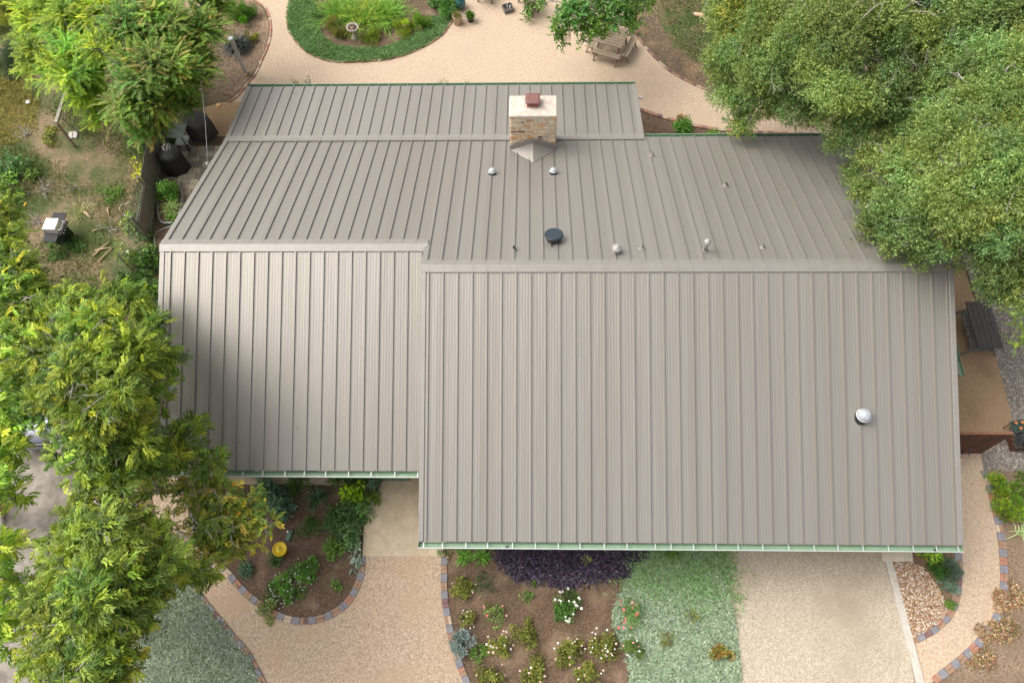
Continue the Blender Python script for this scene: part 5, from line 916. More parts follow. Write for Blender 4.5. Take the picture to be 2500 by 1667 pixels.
# garden chairs and crate at the top edge
def chair(px, py, rz, lab):
    t = thing('garden_chair', lab, 'chair', at(px, py), rz, 'wooden garden chairs'); mb = MB(); M = WOODG
    for i in range(5): mb.box((-.24 + .12 * i, 0, .36 - .01), (.105, .5, .025)); 
    lbuild(mb, 'seat', M, t); mb = MB()
    for i in range(5): mb.beam((-.24 + .12 * i, .22, .33), (-.26 + .13 * i, .5, .95), .1, .02)
    lbuild(mb, 'backrest', M, t)
    for s in (-1, 1):
        mb = MB(); mb.box((s * .33, .02, .58), (.12, .68, .025)); lbuild(mb, 'armrest', M, t)
        for y, z1 in ((-.26, .57), (.3, .57)): mb = MB(); mb.box((s * .31, y, z1 / 2), (.035, .09, z1)); lbuild(mb, 'leg', M, t)
    return t
chair(1188, -4, 2.9, 'grey wooden garden chair left of the crate'); chair(1288, 8, -2.6, 'grey wooden garden chair right of the crate under the leaves'); chair(1110, -60, 2.2, 'grey wooden garden chair beyond the top edge')
t = thing('slatted_crate', 'small slatted wooden crate holding tools between the garden chairs', 'crate', at(1240, 26), .35); mb = MB()
for z in (.04, .11, .18):
    for s in (-1, 1): mb.box((0, s * .2, z), (.42, .02, .055)); mb.box((s * .2, 0, z), (.02, .38, .055))
for sx in (-1, 1):
    for sy in (-1, 1): mb.box((sx * .18, sy * .18, .11), (.03, .03, .22))
lbuild(mb, 'slats', WOODG, t); mb = MB(); mb.box((0, 0, .02), (.38, .38, .02)); lbuild(mb, 'crate_floor', WOODG, t)
for i in range(5):
    mb = MB(); x, y = -.12 + .06 * i, .05 * math.sin(i * 2); mb.tube([(x, y - .1, .05), (x + .05, y + .1, .25)], .014, 6); o = mb.build('garden_tool', STEEL if i % 2 else BLKM); c = t.location; o.location = c; tag(o, ['black-handled tool at the left of the slatted crate', 'silver tool second from the left in the slatted crate', 'black-handled tool in the middle of the slatted crate', 'silver tool right of the middle in the slatted crate', 'black-handled tool at the right of the slatted crate'][i], 'tool', 'tools in the slatted crate')
# log in the leafy bed, dark bag
p, q = at(1693, 38), at(1735, 52); mb = MB(); mb.tube([(p[0], p[1], .08), ((p[0] + q[0]) / 2, (p[1] + q[1]) / 2 + .05, .10), (q[0], q[1], .07)], [.07, .11, .09], 7); mb.tube([((p[0] + q[0]) / 2, (p[1] + q[1]) / 2, .10), (q[0] - .1, q[1] - .25, .05)], [.05, .03], 6)
tag(mb.build('log', mat('pale_wood', (.42, .28, .16), (.58, .42, .27), 9, .85, .01, 12)), 'pale split log lying on the leafy lawn', 'log')
p = at(1735, 162); mb = MB(); mb.box((p[0], p[1], .09), (.55, .28, .18), .6, 0, .05); tag(mb.build('black_bin', BLKM), 'dark plastic tray half under the live oak', 'tray')
p = at(1558, 240); t = thing('downspout_pipe', 'short white drain pipe sticking out beside the porch corner', 'pipe', p); mb = MB(); mb.tube([(-.25, .05, .05), (.12, -.02, .05)], .045, 12); lbuild(mb, 'pipe', WHITE, t); mb = MB(); mb.tube([(.10, -.016, .05), (.135, -.023, .05)], .055, 12); lbuild(mb, 'collar', WHITE, t)
# ---- patio corner: covered smokers, cart, planter
def cover_mesh(prof, n, M, folds=.04, seed=0, sq=1):
    r_ = random.Random(seed); mb = MB(); vs = []; k = len(prof); ph = [r_.uniform(0, 6.28) for _ in range(3)]
    for i, (r, z) in enumerate(prof):
        for j in range(n):
            q = 6.283 * j / n; e = 1 + folds * (1 - i / k) * (math.sin(5 * q + ph[0]) + .6 * math.sin(9 * q + ph[1])); vs.append((r * e * math.cos(q), sq * r * e * math.sin(q), z))
    mb.add(vs, [(i * n + j, i * n + (j + 1) % n, (i + 1) * n + (j + 1) % n, (i + 1) * n + j) for i in range(k - 1) for j in range(n)] + [tuple((k - 1) * n + j for j in range(n))], 0, False); return mb
t = thing('covered_smoker', 'smoker under a black fabric cover with a white emblem beside the fence', 'grill', at(437, 412), .1)
mb = cover_mesh([(.50, .02), (.49, .3), (.475, .6), (.46, .80), (.45, .92), (.36, .99), (.12, 1.01)], 8, None, .10, 1, .92); lbuild(mb, 'fabric_cover', BLACK, t)
mb = MB(); mb.lathe((0, 0, 0), [(.42, .93), (.38, 1.03), (.22, 1.10), (0, 1.12)], 8, smooth=False); lbuild(mb, 'cover_top', mat('black_cloth_top', (.04, .042, .045), (.055, .057, .06), 10, .6), t)
mb = MB(); zt = 1.128
for (x, y, w_, h_) in ((-.02, .075, .012, .10), (.005, .06, .012, .12), (.03, .05, .012, .09)): pass
pk = [(-.07, .02), (-.045, .055), (-.03, .04), (0, .075), (.03, .04), (.04, .055), (.07, .02), (.03, .028), (0, .05), (-.03, .028)]; mb.add([(x, y, zt) for x, y in pk], [tuple(range(10))[::-1]])
for i, x in enumerate((-.065, -.045, -.025, -.005, .015, .035, .055)): mb.box((x, -.008, zt), (.006, .026, .002)); mb.box((x + .005, -.008 + (.01 if i % 2 else -.01), zt), (.010, .006, .002))
for i, x in enumerate((-.045, -.025, -.005, .015, .035)): mb.box((x, -.042, zt), (.005, .018, .002)); mb.box((x + .005, -.042, zt), (.008, .004, .002))
mb.v = [(-y * 2.8, x * 2.8, z) for x, y, z in mb.v]; o = lbuild(mb, 'emblem', WHITE, t); o.rotation_euler = (0, 0, 0); o.location = (-.02, .14, .006)
t = thing('covered_grill', 'grill under a dark grey fabric cover behind the metal cart', 'grill', at(498, 326), -.5); mb = cover_mesh([(.64, .02), (.62, .35), (.60, .7), (.58, .80), (.52, .86), (.2, .90)], 10, None, .13, 5, .78); lbuild(mb, 'fabric_cover', GREYCL, t)
mb = MB(); mb.tube([(-.55, 0, .8), (.55, 0, .84)], .03, 8); lbuild(mb, 'side_bar', GREYCL, t)
c = at(431, 320, .9); t = thing('grill_cart', 'square grey-green metal topped cart between the two covered grills', 'cart', (c[0], c[1], 0), -.05)
mb = MB(); mb.box((0, 0, .9), (.66, .70, .03), 0, 0, .006); lbuild(mb, 'cart_top', mat('green_grey_metal', (.15, .19, .16), (.20, .24, .21), 8, .55), t)
for sx in (-1, 1):
    for sy in (-1, 1): mb = MB(); mb.box((sx * .23, sy * .25, .44), (.03, .03, .88)); lbuild(mb, 'leg', BLKM, t)
mb = MB(); mb.box((0, 0, .35), (.48, .5, .02)); mb.beam((.24, -.2, .85), (.5, -.35, .1), .03, .02); lbuild(mb, 'shelf', GALV, t)
p = at(462, 360); mb = MB(); mb.box((p[0], p[1], .16), (.2, .34, .32), .4, 0, .03); tag(mb.build('storage_bin', mat('bin_grey', (.10, .11, .11), (.2, .21, .2), 7, .5)), 'grey storage bin wedged beside the metal cart', 'bin')
# planter
def planter(lab, pts, h=.32):
    P = smooth_curve(pts, 6, True); W = [G(a, b, 0) for a, b in P]; c = np.mean(W, 0); t = thing('metal_planter', lab, 'planter', (c[0], c[1], 0)); mb = MB(); n = len(W); r = [w - c for w in W]
    mb.add([(q[0], q[1], 0) for q in r] + [(q[0], q[1], h) for q in r] + [(q[0] * .93, q[1] * .96, h) for q in r] + [(q[0] * .93, q[1] * .96, h - .06) for q in r], [(k * n + i, k * n + (i + 1) % n, (k + 1) * n + (i + 1) % n, (k + 1) * n + i) for k in range(3) for i in range(n)]); lbuild(mb, 'planter_wall', GALV, t)
    mb = MB(); mb.add([(q[0] * .95, q[1] * .97, h - .05) for q in r], [tuple(range(n))]); o = lbuild(mb, 'planter_soil', MULCH, t)
    mb = MB(); mb.tube([(q[0], q[1], h) for q in r] + [(r[0][0], r[0][1], h)], .011, 6, cap=False); lbuild(mb, 'rolled_rim', mat('dull_zinc', (.24, .25, .25), rough=.6, metal=.3), t)
planter('oval galvanised planter with herbs and striped grass beside the wire fence', [(402, 455), (440, 450), (452, 500), (438, 550), (400, 552), (392, 500)]); planter('small galvanised planter with bare soil below the herbs', [(386, 580), (440, 562), (440, 620), (396, 625)], .26)
# service line
a, b = np.array(at(560, 332, 3.1)), np.array(at(470, 40, 5.5)); p0 = at(507, 400, 2.7)
mb = MB(); P = [np.array(p0), np.array(at(505, 360, 3.0)), np.array(at(501, 300, 3.5)), np.array(at(494, 230, 4.0)), np.array(at(489, 170, 4.35))]; t = thing('service_cable', 'silver overhead cable running up from the left edge of the roof', 'cable', p0); mb.tube([tuple(q) for q in P], .008, 6); wchild(mb, 'cable', GALV, t)
mb = MB(); mb.lathe((0, 0, 0), [(.0, -.12), (.045, -.08), (.06, 0), (.045, .08), (0, .12)], 14); lbuild(mb, 'insulator', mat('porcelain', (.55, .54, .5), rough=.3), t)
mb = MB(); mb.tube([tuple(np.array(p0)), (XL + .1, p0[1] - .1, 3.3)], .01, 5); wchild(mb, 'clamp_wire', GALV, t)
# ---- fences
t = thing('wooden_fence', 'weathered grey board fence leaning behind the covered smoker', 'fence', at(400, 440)); A, B = G(414, 330), G(372, 590); L_ = np.linalg.norm(B - A); n = int(L_ / .15)
mb = MB(); gA, gB = MB(), MB()
rzf = math.atan2(*(B - A)[1::-1])
for i in range(n): q = A + (B - A) * (i + .5) / n; h = 1.55 + random.uniform(-.02, .02) - (.25 if i > n * .62 else 0); mb.box((q[0] + random.uniform(-.006, .006), q[1], h / 2), (.14, .02, h), rzf)
wchild(mb, 'fence_boards', FENCEW, t)
for z in (.35, 1.2):
    mb = MB(); off = np.array([math.sin(rzf), -math.cos(rzf), 0]) * -.03; mb.beam(tuple(A + off + [0, 0, z]), tuple(B + off + [0, 0, z]), .035, .09); wchild(mb, 'rail', FENCEW, t)
for f_ in (0, .33, .66, 1.0): q = A + (B - A) * f_; mb = MB(); mb.box((q[0] - .06, q[1], .8), (.09, .09, 1.6)); wchild(mb, 'post', FENCEW, t)
t = thing('wire_fence', 'rusty wire mesh fence with ivy along the dry yard', 'fence', at(340, 600)); A, B = G(372, 500), G(305, 760); L_ = np.linalg.norm(B - A); mb = MB(); H = 1.3
for k in range(11): z = .08 + k * (H - .08) / 10; mb.beam(tuple(A + [0, 0, z]), tuple(B + [0, 0, z]), .006, .006)
for k in range(int(L_ / .13)): q = A + (B - A) * k * .13 / L_; mb.beam((q[0], q[1], 0), (q[0], q[1], H), .006, .006)
wchild(mb, 'wire_mesh', mat('dull_wire', (.16, .165, .16), rough=.6, metal=.3), t)
for f_ in (0, .33, .66, 1): q = A + (B - A) * f_; mb = MB(); mb.box((q[0], q[1], .68), (.03, .03, 1.36)); wchild(mb, 'post', WOODG, t)
for i, (px, py, ppx, ppy) in enumerate(((347, 455, 342, 470), (325, 585, 320, 600), (300, 640, 296, 655))): pass
# rusty gate
base_a, base_b = G(2325, 1106), G(2393, 1106)
def ztop(px, py, P):
    best = min(np.arange(.3, 4, .02), key=lambda z: np.linalg.norm(G(px, py, z)[:2] - P[:2])); return best
zg = min(2.1, max(1.2, ztop(2466, 1052, base_b))); print('gate height', zg)
t = thing('steel_gate', 'rust-brown sheet steel gate with a wooden frame across the right-hand path', 'gate', tuple(base_b)); w0 = base_b[0] - (W_ - .35)
mb = MB(); mb.box((-w0 / 2, -.015, zg / 2), (w0, .012, zg - .06)); lbuild(mb, 'steel_sheet', RUST, t)
FR = mat('red_frame_wood', (.16, .07, .035), (.26, .12, .06), 7, .8)
for (a_, b_) in (((-w0, .02, .1), (0, .02, .1)), ((-w0, .02, zg), (0, .02, zg)), ((-w0, .02, 0), (-w0, .02, zg)), ((0, .02, 0), (0, .02, zg)), ((-w0, .06, .1), (0, .06, zg)), ((-w0 / 2, .10, .1), (-w0 / 2, .10, zg))):
    mb = MB(); mb.beam(a_, b_, .07, .05); lbuild(mb, 'frame_bar', FR, t)
q = at(2362, 1096, .0); shrub('purple_shrub', 'sparse purple-leaved shrub growing against the rusty gate', 2362, 1088, 20, 1.1, 'leafy', [(.05, .03, .05), (.12, .08, .12), (.03, .02, .03)], 1, (.06, .03))
# right yard: dark shelf table, kerb, planter box and tray
pts = [G(2357, 736, .78), G(2417, 736, .78), G(2451, 849, .78), G(2389, 849, .78)]; c = np.mean(pts, 0); rzt = math.atan2(*((pts[3] - pts[0])[1::-1])); Lt = np.linalg.norm(pts[3] - pts[0]); Wt = np.linalg.norm(pts[1] - pts[0]) * abs(math.sin(rzt)) 
t = thing('shelf_table', 'dark weathered plank table with splayed legs on the gravel edge', 'table', (c[0], c[1], 0), rzt); mb = MB(); npl = 5
for i in range(npl): mb.box((0, -Wt / 2 + Wt / npl * (i + .5), .76), (Lt + random.uniform(-.02, .02), Wt / npl - .008, .04), 0, 0, .004)
lbuild(mb, 'tabletop', mat('dark_plank', (.045, .04, .036), (.11, .10, .09), 6, .8, .004, 30, stretch=(1, 7, 7)), t)
for sx in (-1, 1):
    for sy in (-1, 1): mb = MB(); mb.beam((sx * (Lt / 2 - .18), sy * .08, .74), (sx * (Lt / 2 - .12), sy * (Wt / 2 + .18), 0), .09, .04); lbuild(mb, 'leg', WOODG, t)
mb = MB(); mb.box((0, 0, .28), (Lt - .25, Wt * .9, .03)); lbuild(mb, 'shelf', WOODG, t)
mb = MB(); a, b = G(2343, 606), G(2384, 735); mb.beam((a[0], a[1], .05), (b[0], b[1], .05), .09, .1); tag(mb.build('timber_edging', WOODG), 'long grey timber edging between the shaded path and the gravel', 'edging')
for i, (dx, dy) in enumerate(((-.5, -.25), (-.3, -.3), (.1, -.28), (.4, -.3))):
    Mx = Matrix.Rotation(rzt, 4, 'Z') @ Vector((dx * .9, -Wt * .38 * (1 if math.sin(rzt) < 0 else -1), .30)); P = np.array([[c[0] + Mx[0], c[1] + Mx[1], .296]])
    o = rock_mesh(P, np.array([.05]), np.array([(.45, .42, .38)]), 'stone', 'small pale stone on the shelf of the dark table', STONEA, .8, None); tag(o, ['pale stone at the near end of the shelf under the dark table', 'pale stone second from the near end of the shelf', 'pale stone right of the middle of the shelf', 'pale stone at the far end of the shelf under the dark table'][i], 'stone', 'stones on the shelf')
c = at(2492, 1080, .25); t = thing('planter_box', 'woven rust-brown planter box with dark plants at the right edge', 'planter', (c[0], c[1], 0), .05); mb = MB(); w2, d2, h2 = .55, .40, .34
for z in np.arange(.03, h2, .045):
    for s in (-1, 1): mb.box((0, s * d2 / 2, z), (w2, .02, .034)); mb.box((s * w2 / 2, 0, z), (.02, d2 - .02, .034))
lbuild(mb, 'basket', RUST, t); mb = MB(); mb.box((0, 0, h2 - .05), (w2 - .03, d2 - .03, .02)); lbuild(mb, 'soil', MULCH, t)
L = Leaves(); n = 120; L.strap(np.c_[rng.normal(0, .12, (n, 2)), np.full(n, h2 - .04)], nrm(np.c_[rng.normal(0, .6, (n, 2)), np.ones(n)]), .28, .025, cols([(.03, .035, .035), (.07, .08, .08)], n), .5, 4); L.build('plant', LFG, t)
c = at(2488, 1040, .5); t = thing('nursery_tray', 'dark green tray holding small orange pots on the rack', 'tray', (c[0], c[1], 0), .25); mb = MB(); mb.box((0, 0, .5), (.46, .4, .03), 0, 0, .01); lbuild(mb, 'tray_base', mat('tray_green', (.03, .06, .05), rough=.5), t)
for sx in (-1, 1):
    for sy in (-1, 1): mb = MB(); mb.box((sx * .18, sy * .15, .24), (.02, .02, .48)); lbuild(mb, 'leg', BLKM, t)
first = None
for i, (dx, dy) in enumerate(((-.12, .08), (.08, .1), (-.02, -.1), (.14, -.06))):
    mb = MB(); o = thing('tiny_pot', ['upper left', 'upper right', 'lower left', 'lower right'][i] + ' of the small orange clay pots on the dark green tray', 'pot', (c[0] + dx, c[1] + dy, .515), 0, 'pots on the green tray'); mb.lathe((0, 0, 0), [(.035, 0), (.05, .07), (.055, .08), (.045, .08), (.04, .06), (0, .06)], 14); lbuild(mb, 'pot_body', mat('orange_clay', (.55, .22, .08), rough=.7), o)
# yellow lid bucket, valve box, hose
t = thing('bucket', 'bucket with a bright yellow lid standing in the front bed', 'bucket', at(691, 1345)); mb = MB(); mb.lathe((0, 0, 0), [(.16, 0), (.19, .3), (.20, .34)], 30); lbuild(mb, 'bucket_body', mat('yellow_bucket', (.55, .36, .01), rough=.45), t)
mb = MB(); mb.lathe((0, 0, 0), [(.215, .32), (.22, .345), (.215, .365), (.185, .368), (.18, .352), (.05, .356), (.045, .368), (0, .37)], 32); lbuild(mb, 'lid', mat('yellow_lid', (.72, .50, .01), (.66, .44, .01), 4, .4), t)
mb = MB(); mb.lathe((.0, .0, .37), [(.035, 0), (.03, .02), (0, .022)], 12); lbuild(mb, 'knob', mat('green_knob', (.35, .45, .12), rough=.5), t)
a, b = G(707, 1312), G(704, 1296); mb = MB(); mb.box((a[0] + .0, a[1] + .05, .06), (.14, .34, .12), -.25, 0, .02); tag(mb.build('valve_box', mat('box_green', (.07, .15, .11), (.1, .19, .14), 6, .6)), 'green plastic irrigation box behind the yellow lid', 'box')
p = at(703, 1297, .15); mb = MB(); mb.lathe(p, [(.045, -.1), (.045, 0), (.03, .02), (0, .025)], 12); tag(mb.build('sprinkler_head', STEEL), 'small silver sprinkler head on the green irrigation box', 'sprinkler')
hp = smooth_curve([(695, 1362), (720, 1342), (738, 1320), (755, 1318), (775, 1328)], 8); mb = MB(); mb.tube([tuple(G(a, b, .03)) for a, b in hp], .012, 6); tag(mb.build('garden_hose', mat('hose_red', (.25, .08, .04), rough=.5)), 'thin rust-red hose curving right from the yellow lid', 'hose')
for i, (px, py, r, cc, lab) in enumerate(((1093, 1360, .07, (.50, .30, .19), 'rounded orange stone at the corner of the entry slab'), (1095, 1370, .06, (.24, .22, .19), 'dark rounded stone below the orange one'), (1088, 1353, .05, (.3, .2, .14), 'small brown stone touching the slab corner'), (1124, 1540, .06, (.6, .5, .38), 'pale tan stone beside the silver-blue artemisia'), (2249, 1518, .05, (.05, .06, .06), 'dark stone among the tan pebbles'))):
    P = np.array([G(px, py, .02)]); o = rock_mesh(P, np.array([r]), np.array([cc]), 'rock', lab, STONEA, .8, None); tag(o, lab, 'rock')
# ---- left yard: old grill, frame, blocks, sticks
c = at(130, 552, .85); rg = -.05; t = thing('old_grill', 'old gas grill with a scorched steel lid standing in the dry yard', 'grill', (c[0], c[1], 0), rg)
mb = MB(); vs = [(-.30, -.27, .78), (.26, -.27, .78), (.26, .27, .78), (-.30, .27, .78), (-.27, -.24, .98), (.2, -.24, 1.0), (.2, .24, 1.0), (-.27, .24, .98)]; mb.add(vs, [(3, 2, 1, 0), (4, 5, 6, 7), (0, 1, 5, 4), (1, 2, 6, 5), (2, 3, 7, 6), (3, 0, 4, 7)])
lbuild(mb, 'lid', mat('scorched_steel', (.70, .66, .58), (.78, .75, .69), 2.5, .35, metal=.6, c3=(.40, .32, .22), s3=2.2, f3=(.55, .75)), t)
mb = MB(); mb.tube([(.22, -.19, .9), (.34, -.19, .9), (.36, -.16, .9), (.36, .16, .9), (.34, .19, .9), (.22, .19, .9)], .016, 8); lbuild(mb, 'lid_handle', STEEL, t)
mb = MB(); mb.box((-.02, 0, .68), (.58, .56, .2)); mb.box((.31, 0, .72), (.10, .62, .14)); lbuild(mb, 'firebox', BLKM, t)
for i in range(4): mb = MB(); mb.lathe((.38, -.2 + .13 * i, .72), [(.028, -.02), (.028, .02), (.0, .022)], 10); lbuild(mb, 'knob', STEEL, t)
mb = MB(); mb.box((.0, .47, .76), (.5, .36, .03)); lbuild(mb, 'side_shelf', BLACK, t); mb = MB(); mb.box((.0, -.46, .76), (.5, .34, .03)); lbuild(mb, 'side_shelf', BLACK, t)
mb = MB(); mb.box((0, 0, .32), (.5, .5, .56)); lbuild(mb, 'cabinet', BLKM, t)
for sy in (-1, 1): mb = MB(); mb.tube([(-.2, sy * .26 - .02, .08), (-.2, sy * .26 + .02, .08)], .08, 16); lbuild(mb, 'wheel', BLKM, t)
a, b = np.array(at(170, 196, 1.35)), np.array(at(137, 300, 1.35)); t = thing('timber_stand', 'leaning weathered timber stand in the dry yard under the crape myrtle', 'stand', (b[0], b[1], 0))
mb = MB(); mb.beam(tuple(a), tuple(b), .13, .09); wchild(mb, 'top_beam', mat('pale_beam', (.30, .26, .20), (.44, .40, .33), 6, .85), t)
for q in (a, b): mb = MB(); mb.beam((q[0], q[1], 1.30), (q[0] + .03, q[1] - .05, 0), .09, .09); wchild(mb, 'post', WOOD, t)
mb = MB(); k = a * .3 + b * .7; mb.beam((k[0] - .2, k[1], .9), (k[0] + .1, k[1] - .1, .1), .05, .04); mb.beam((k[0] - .35, k[1] + .2, .5), (k[0] + .1, k[1] + .4, 1.25), .05, .04); wchild(mb, 'brace', WOOD, t)
for i, (px, py, rz_, lab) in enumerate(((174, 333, .1, 'left half of the pair of pale paving blocks in the yard'), (186, 331, .1, 'right half of the pair of pale paving blocks in the yard'), (70, 252, .6, 'small grey block in the yellow grass'))):
    p = at(px, py); mb = MB(); mb.box((p[0], p[1], .04), (.17, .36 if i < 2 else .2, .08), rz_, 0, .01); tag(mb.build('paving_block', mat('block_grey', (.40, .37, .33), (.55, .52, .48), 7, .9)), lab, 'block')
def dead_branch(label, px, py, r, n=9, seed=0):
    g = G(px, py, .03); mb = MB()
    for i in range(n):
        a = rng.uniform(0, 6.28); e = g + np.array([math.cos(a) * r * rng.uniform(.5, 1), math.sin(a) * r * rng.uniform(.5, 1), rng.uniform(.02, .28)]); p = branch_path(g + rng.normal(0, .05, 3) * [1, 1, 0], e, .1, 5); mb.tube([tuple(q) for q in p], [.016, .014, .012, .009, .006, .003], 5)
        for k in range(2): q = p[rng.integers(2, 5)]; mb.tube([tuple(z) for z in branch_path(q, q + np.array([*rng.normal(0, r * .35, 2), rng.uniform(0, .12)]), .1, 3)], [.008, .006, .005, .003], 4)
    return tag(mb.build('dead_branch', TWIG), label, 'branch')
dead_branch('pale dead branch lying above the old grill', 110, 465, .75); dead_branch('bare twigs growing against the left of the old grill', 92, 540, .55); dead_branch('thin dead branch in the middle of the yard', 180, 455, .5, 5); dead_branch('dry sticks near the wire fence', 270, 560, .6, 6); dead_branch('low brush heap below the timber frame', 65, 330, .6, 10)
for i, (x0_, y0_, x1_, y1_, r, lab) in enumerate(((205, 518, 222, 532, .05, 'short pale log stub beside the tall grass'), (228, 625, 268, 590, .03, 'upper stick of the small stick pile'), (232, 612, 275, 605, .03, 'crossing stick of the small stick pile'), (240, 640, 280, 600, .025, 'lowest stick of the small stick pile'), (262, 508, 266, 525, .03, 'short standing stick in the bare patch'), (225, 565, 245, 560, .025, 'small stick left of the dry branch'))):
    mb = MB(); a, b = G(x0_, y0_, .05), G(x1_, y1_, .06); mb.tube([tuple(a), tuple((a + b) / 2 + [0, .02, .02]), tuple(b)], [r, r * .9, r * .7], 7); tag(mb.build('stick', mat('pale_wood', (.42, .28, .16), (.58, .42, .27), 9, .85)), lab, 'stick', 'sticks in the dry yard')
L = Leaves(); 
t = thing('marigold', 'small orange-flowered plant above the old grill', 'plant', at(76, 515)); o = None
for i in range(4): mb = MB(); mb.lathe((rng.normal(0, .08), rng.normal(0, .08), .35 + .03 * i), [(.0, -.02), (.05, 0), (.03, .02), (0, .025)], 8); lbuild(mb, 'blossom', YB_, t)
mb = MB(); [mb.tube([(0, 0, 0), (rng.normal(0, .07), rng.normal(0, .07), .38)], .006, 4) for _ in range(5)]; lbuild(mb, 'stems', mat('green_stem', (.08, .15, .03)), t)
# orange kerb block at the left edge
p = at(0, 1268); mb = MB(); mb.box((p[0] - .1, p[1], .12), (.34, 1.1, .24), -.12, 0, .03); tag(mb.build('barrier', mat('orange_paint', (.62, .24, .02), (.7, .3, .03), 6, .6)), 'orange painted barrier block at the left edge of the driveway', 'barrier')
# ---- cars under the pecans
def car(label, loc, rz, paint, group=None):
    t = thing('parked_car', label, 'car', loc, rz)      # faces -y
    hw = .9; sec = [(-2.30, .35, .62, .62), (-2.22, .30, .80, .84), (-1.9, .26, .93, .95), (-1.2, .24, 1.0, 1.0), (-1.0, .24, 1.03, 1.0), (1.7, .24, 1.05, 1.0), (2.15, .28, 1.0, .96), (2.3, .38, .8, .88)]
    mb = MB(); rings = []
    for y, zlow, zt, wf in sec: w_ = hw * wf; rings.append([(-w_, y, zlow), (-w_ * 1.02, y, (zlow + zt) / 2), (-w_ * .96, y, zt - .06), (-w_ * .8, y, zt), (0, y, zt + .025), (w_ * .8, y, zt), (w_ * .96, y, zt - .06), (w_ * 1.02, y, (zlow + zt) / 2), (w_, y, zlow)])
    n = 9; vs = [p for r in rings for p in r]; fs = [(i * n + j, i * n + (j + 1) % n, (i + 1) * n + (j + 1) % n, (i + 1) * n + j) for i in range(len(rings) - 1) for j in range(n)] + [tuple(range(n))[::-1], tuple((len(rings) - 1) * n + j for j in range(n))]
    mb.add(vs, fs, 0, True); lbuild(mb, 'body', paint, t)
    mb = MB(); cab = [(-.95, 1.02, .84), (-.35, 1.5, .70), (1.2, 1.56, .70), (1.95, 1.04, .82)]
    v = [(s * w_, y, z) for y, z, w_ in cab for s in (-1, 1)]; mb.add([v[2], v[3], v[5], v[4]], [(0, 1, 2, 3)]); lbuild(mb, 'car_roof', paint, t)
    mb = MB(); mb.add([(s * w_, y, z) for y, z, w_ in cab for s in (-1, 1)], [(0, 1, 3, 2)]); lbuild(mb, 'windshield', GLASS, t)
    mb = MB(); mb.add([(s * w_, y, z) for y, z, w_ in cab for s in (-1, 1)], [(4, 5, 7, 6)]); lbuild(mb, 'rear_window', GLASS, t)
    mb = MB(); mb.add([(s * w_, y, z) for y, z, w_ in cab for s in (-1, 1)], [(0, 2, 4, 6), (7, 5, 3, 1)]); lbuild(mb, 'side_window', GLASS, t)
    for s in (-1, 1):
        mb = MB(); mb.box((s * .62, -2.2, .72), (.42, .14, .14), 0, 0, .04); lbuild(mb, 'headlight', mat('lamp_glass', (.75, .78, .8), rough=.1, coat=.5), t); mb = MB(); mb.box((s * 1.0, -.7, 1.05), (.2, .1, .14), 0, 0, .04); lbuild(mb, 'mirror', paint, t)
        for y in (-1.45, 1.4):
            mb = MB(); mb.tube([(s * .72, y, .33), (s * .93, y, .33)], .33, 24); wl = lbuild(mb, 'wheel', BLKM, t); mb = MB(); mb.tube([(s * .90, y, .33), (s * .945, y, .33)], .2, 18); lbuild(mb, 'rim', GALV, wl)
    mb = MB(); mb.box((0, -2.31, .62), (.95, .05, .16)); lbuild(mb, 'grille', BLKM, t); mb = MB(); mb.box((0, -2.30, .42), (1.62, .12, .2), 0, 0, .04); lbuild(mb, 'bumper', paint, t)
    return t
p = at(112, 1108); car('silver car parked under the large pecan, its front bumper showing', (p[0], p[1] + 2.4, 0), .05, mat('silver_paint', (.24, .25, .29), rough=.38, metal=.5, coat=.3))
p = at(-10, 850); car('white car parked at the left edge behind the pecans', (p[0] - 1.0, p[1] + 1.7, 0), .08, mat('white_car_paint', (.62, .63, .65), rough=.35, coat=.3))

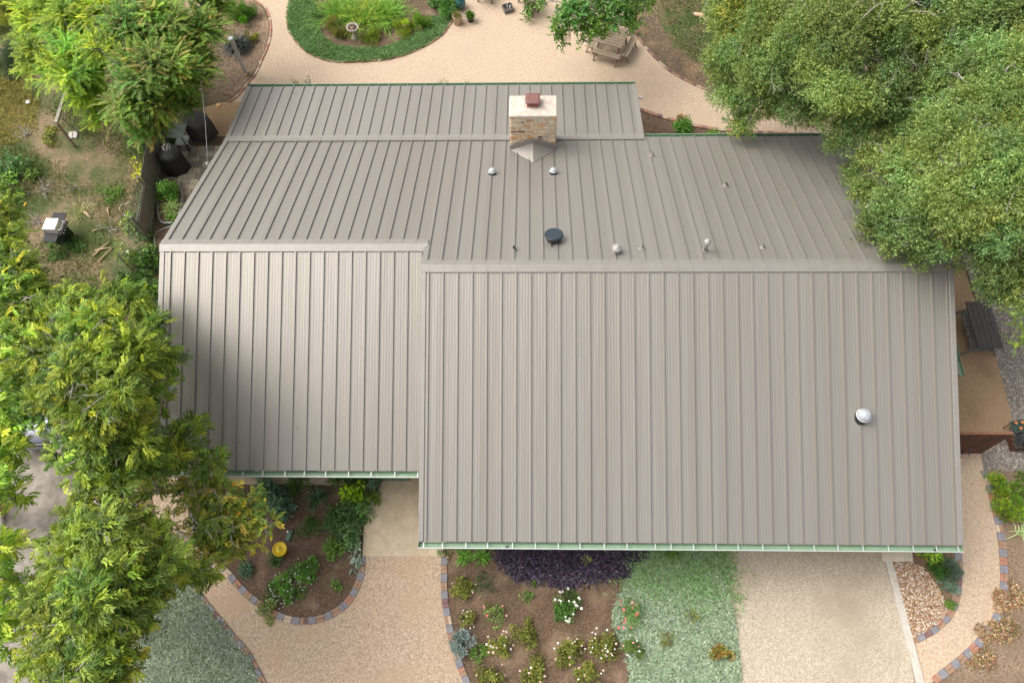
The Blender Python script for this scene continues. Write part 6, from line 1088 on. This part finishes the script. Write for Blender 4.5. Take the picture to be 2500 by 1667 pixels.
# unseen tree line added beyond the garden to darken the roof's reflection
L = Leaves(); cs = []
for i in range(46):
    x = rng.uniform(8, 60); y = rng.uniform(30, 52) - max(0, x - 25) * .45; z = rng.uniform(2, 10); cs.append((np.array([x, y, z]), rng.uniform(1.8, 3.2)))
for c, r in cs:
    n = 900; d = rdir(n); P = c + d * r * rng.uniform(.5, 1.1, (n, 1)); L.add(P, rdir(n), rdir(n), .32, .2, cols(OAKP, n) * 1.5)
tag(L.build('added_offscreen_trees', LF), 'unseen oaks added beyond the garden to darken the roof reflection', None, None, 'stuff')

# litter that breaks up the clean surfaces
LC = [(.20, .13, .06), (.30, .20, .09), (.12, .08, .04), (.36, .30, .12), (.16, .18, .06)]
chips([([(625, 10), (700, 60), (800, 170), (1100, 170), (1500, 150), (1560, 200), (1560, 195), (620, 205)], 260), ([(1600, 200), (1900, 240), (1980, 325), (1650, 290)], 160), ([(885, 1360), (1083, 1360), (1110, 1600), (1150, 1700), (700, 1700), (560, 1500), (450, 1350), (600, 1455), (760, 1518), (850, 1475)], 420), ([(2345, 1150), (2400, 1160), (2445, 1350), (2440, 1470), (2350, 1590), (2240, 1600), (2330, 1500), (2345, 1400)], 160), ([(1760, 1350), (2155, 1390), (2210, 1600), (1805, 1600)], 90), ([(350, 1150), (440, 1180), (520, 1370), (450, 1390)], 120)], 0, LC, 'path_litter', 'dry leaves and grit scattered on the paths', .02, .05, .024)
L = Leaves(); P = []
for (px, py, sp, k, front) in ((430, 1050, 60, 34, 1), (520, 1120, 50, 16, 1), (2150, 560, 70, 30, 0), (1950, 380, 70, 22, 0), (1700, 500, 300, 10, 0), (700, 900, 200, 6, 1)):
    for _ in range(k):
        x_, y_ = rng.normal(px, sp), rng.normal(py, sp)
        if front:
            q_ = GP(x_, y_, (0, -mf, 1), ZL - mf * YL)
            if not (XL + .1 < q_[0] < -.1 and -E2 + .1 < q_[1] < YL - .25): continue
        else:
            q_ = roofpt(x_, y_)
            if not (.2 < q_[0] < W_ - .1 and .3 < q_[1] < YB - .1): continue
        P.append(q_ + [0, 0, .012])
P = np.array(P); n = len(P); A = rdir(n); A[:, 2] *= .15; L.add(P, A, np.array([0, 0, 1.0]) + rng.normal(0, .15, (n, 3)), .07, .028, cols(LC + [(.4, .34, .1)], n), .1, .05)
tag(L.build('roof_litter', LFM), 'a few fallen leaves lying on the metal roof under the trees', None, None, 'stuff')
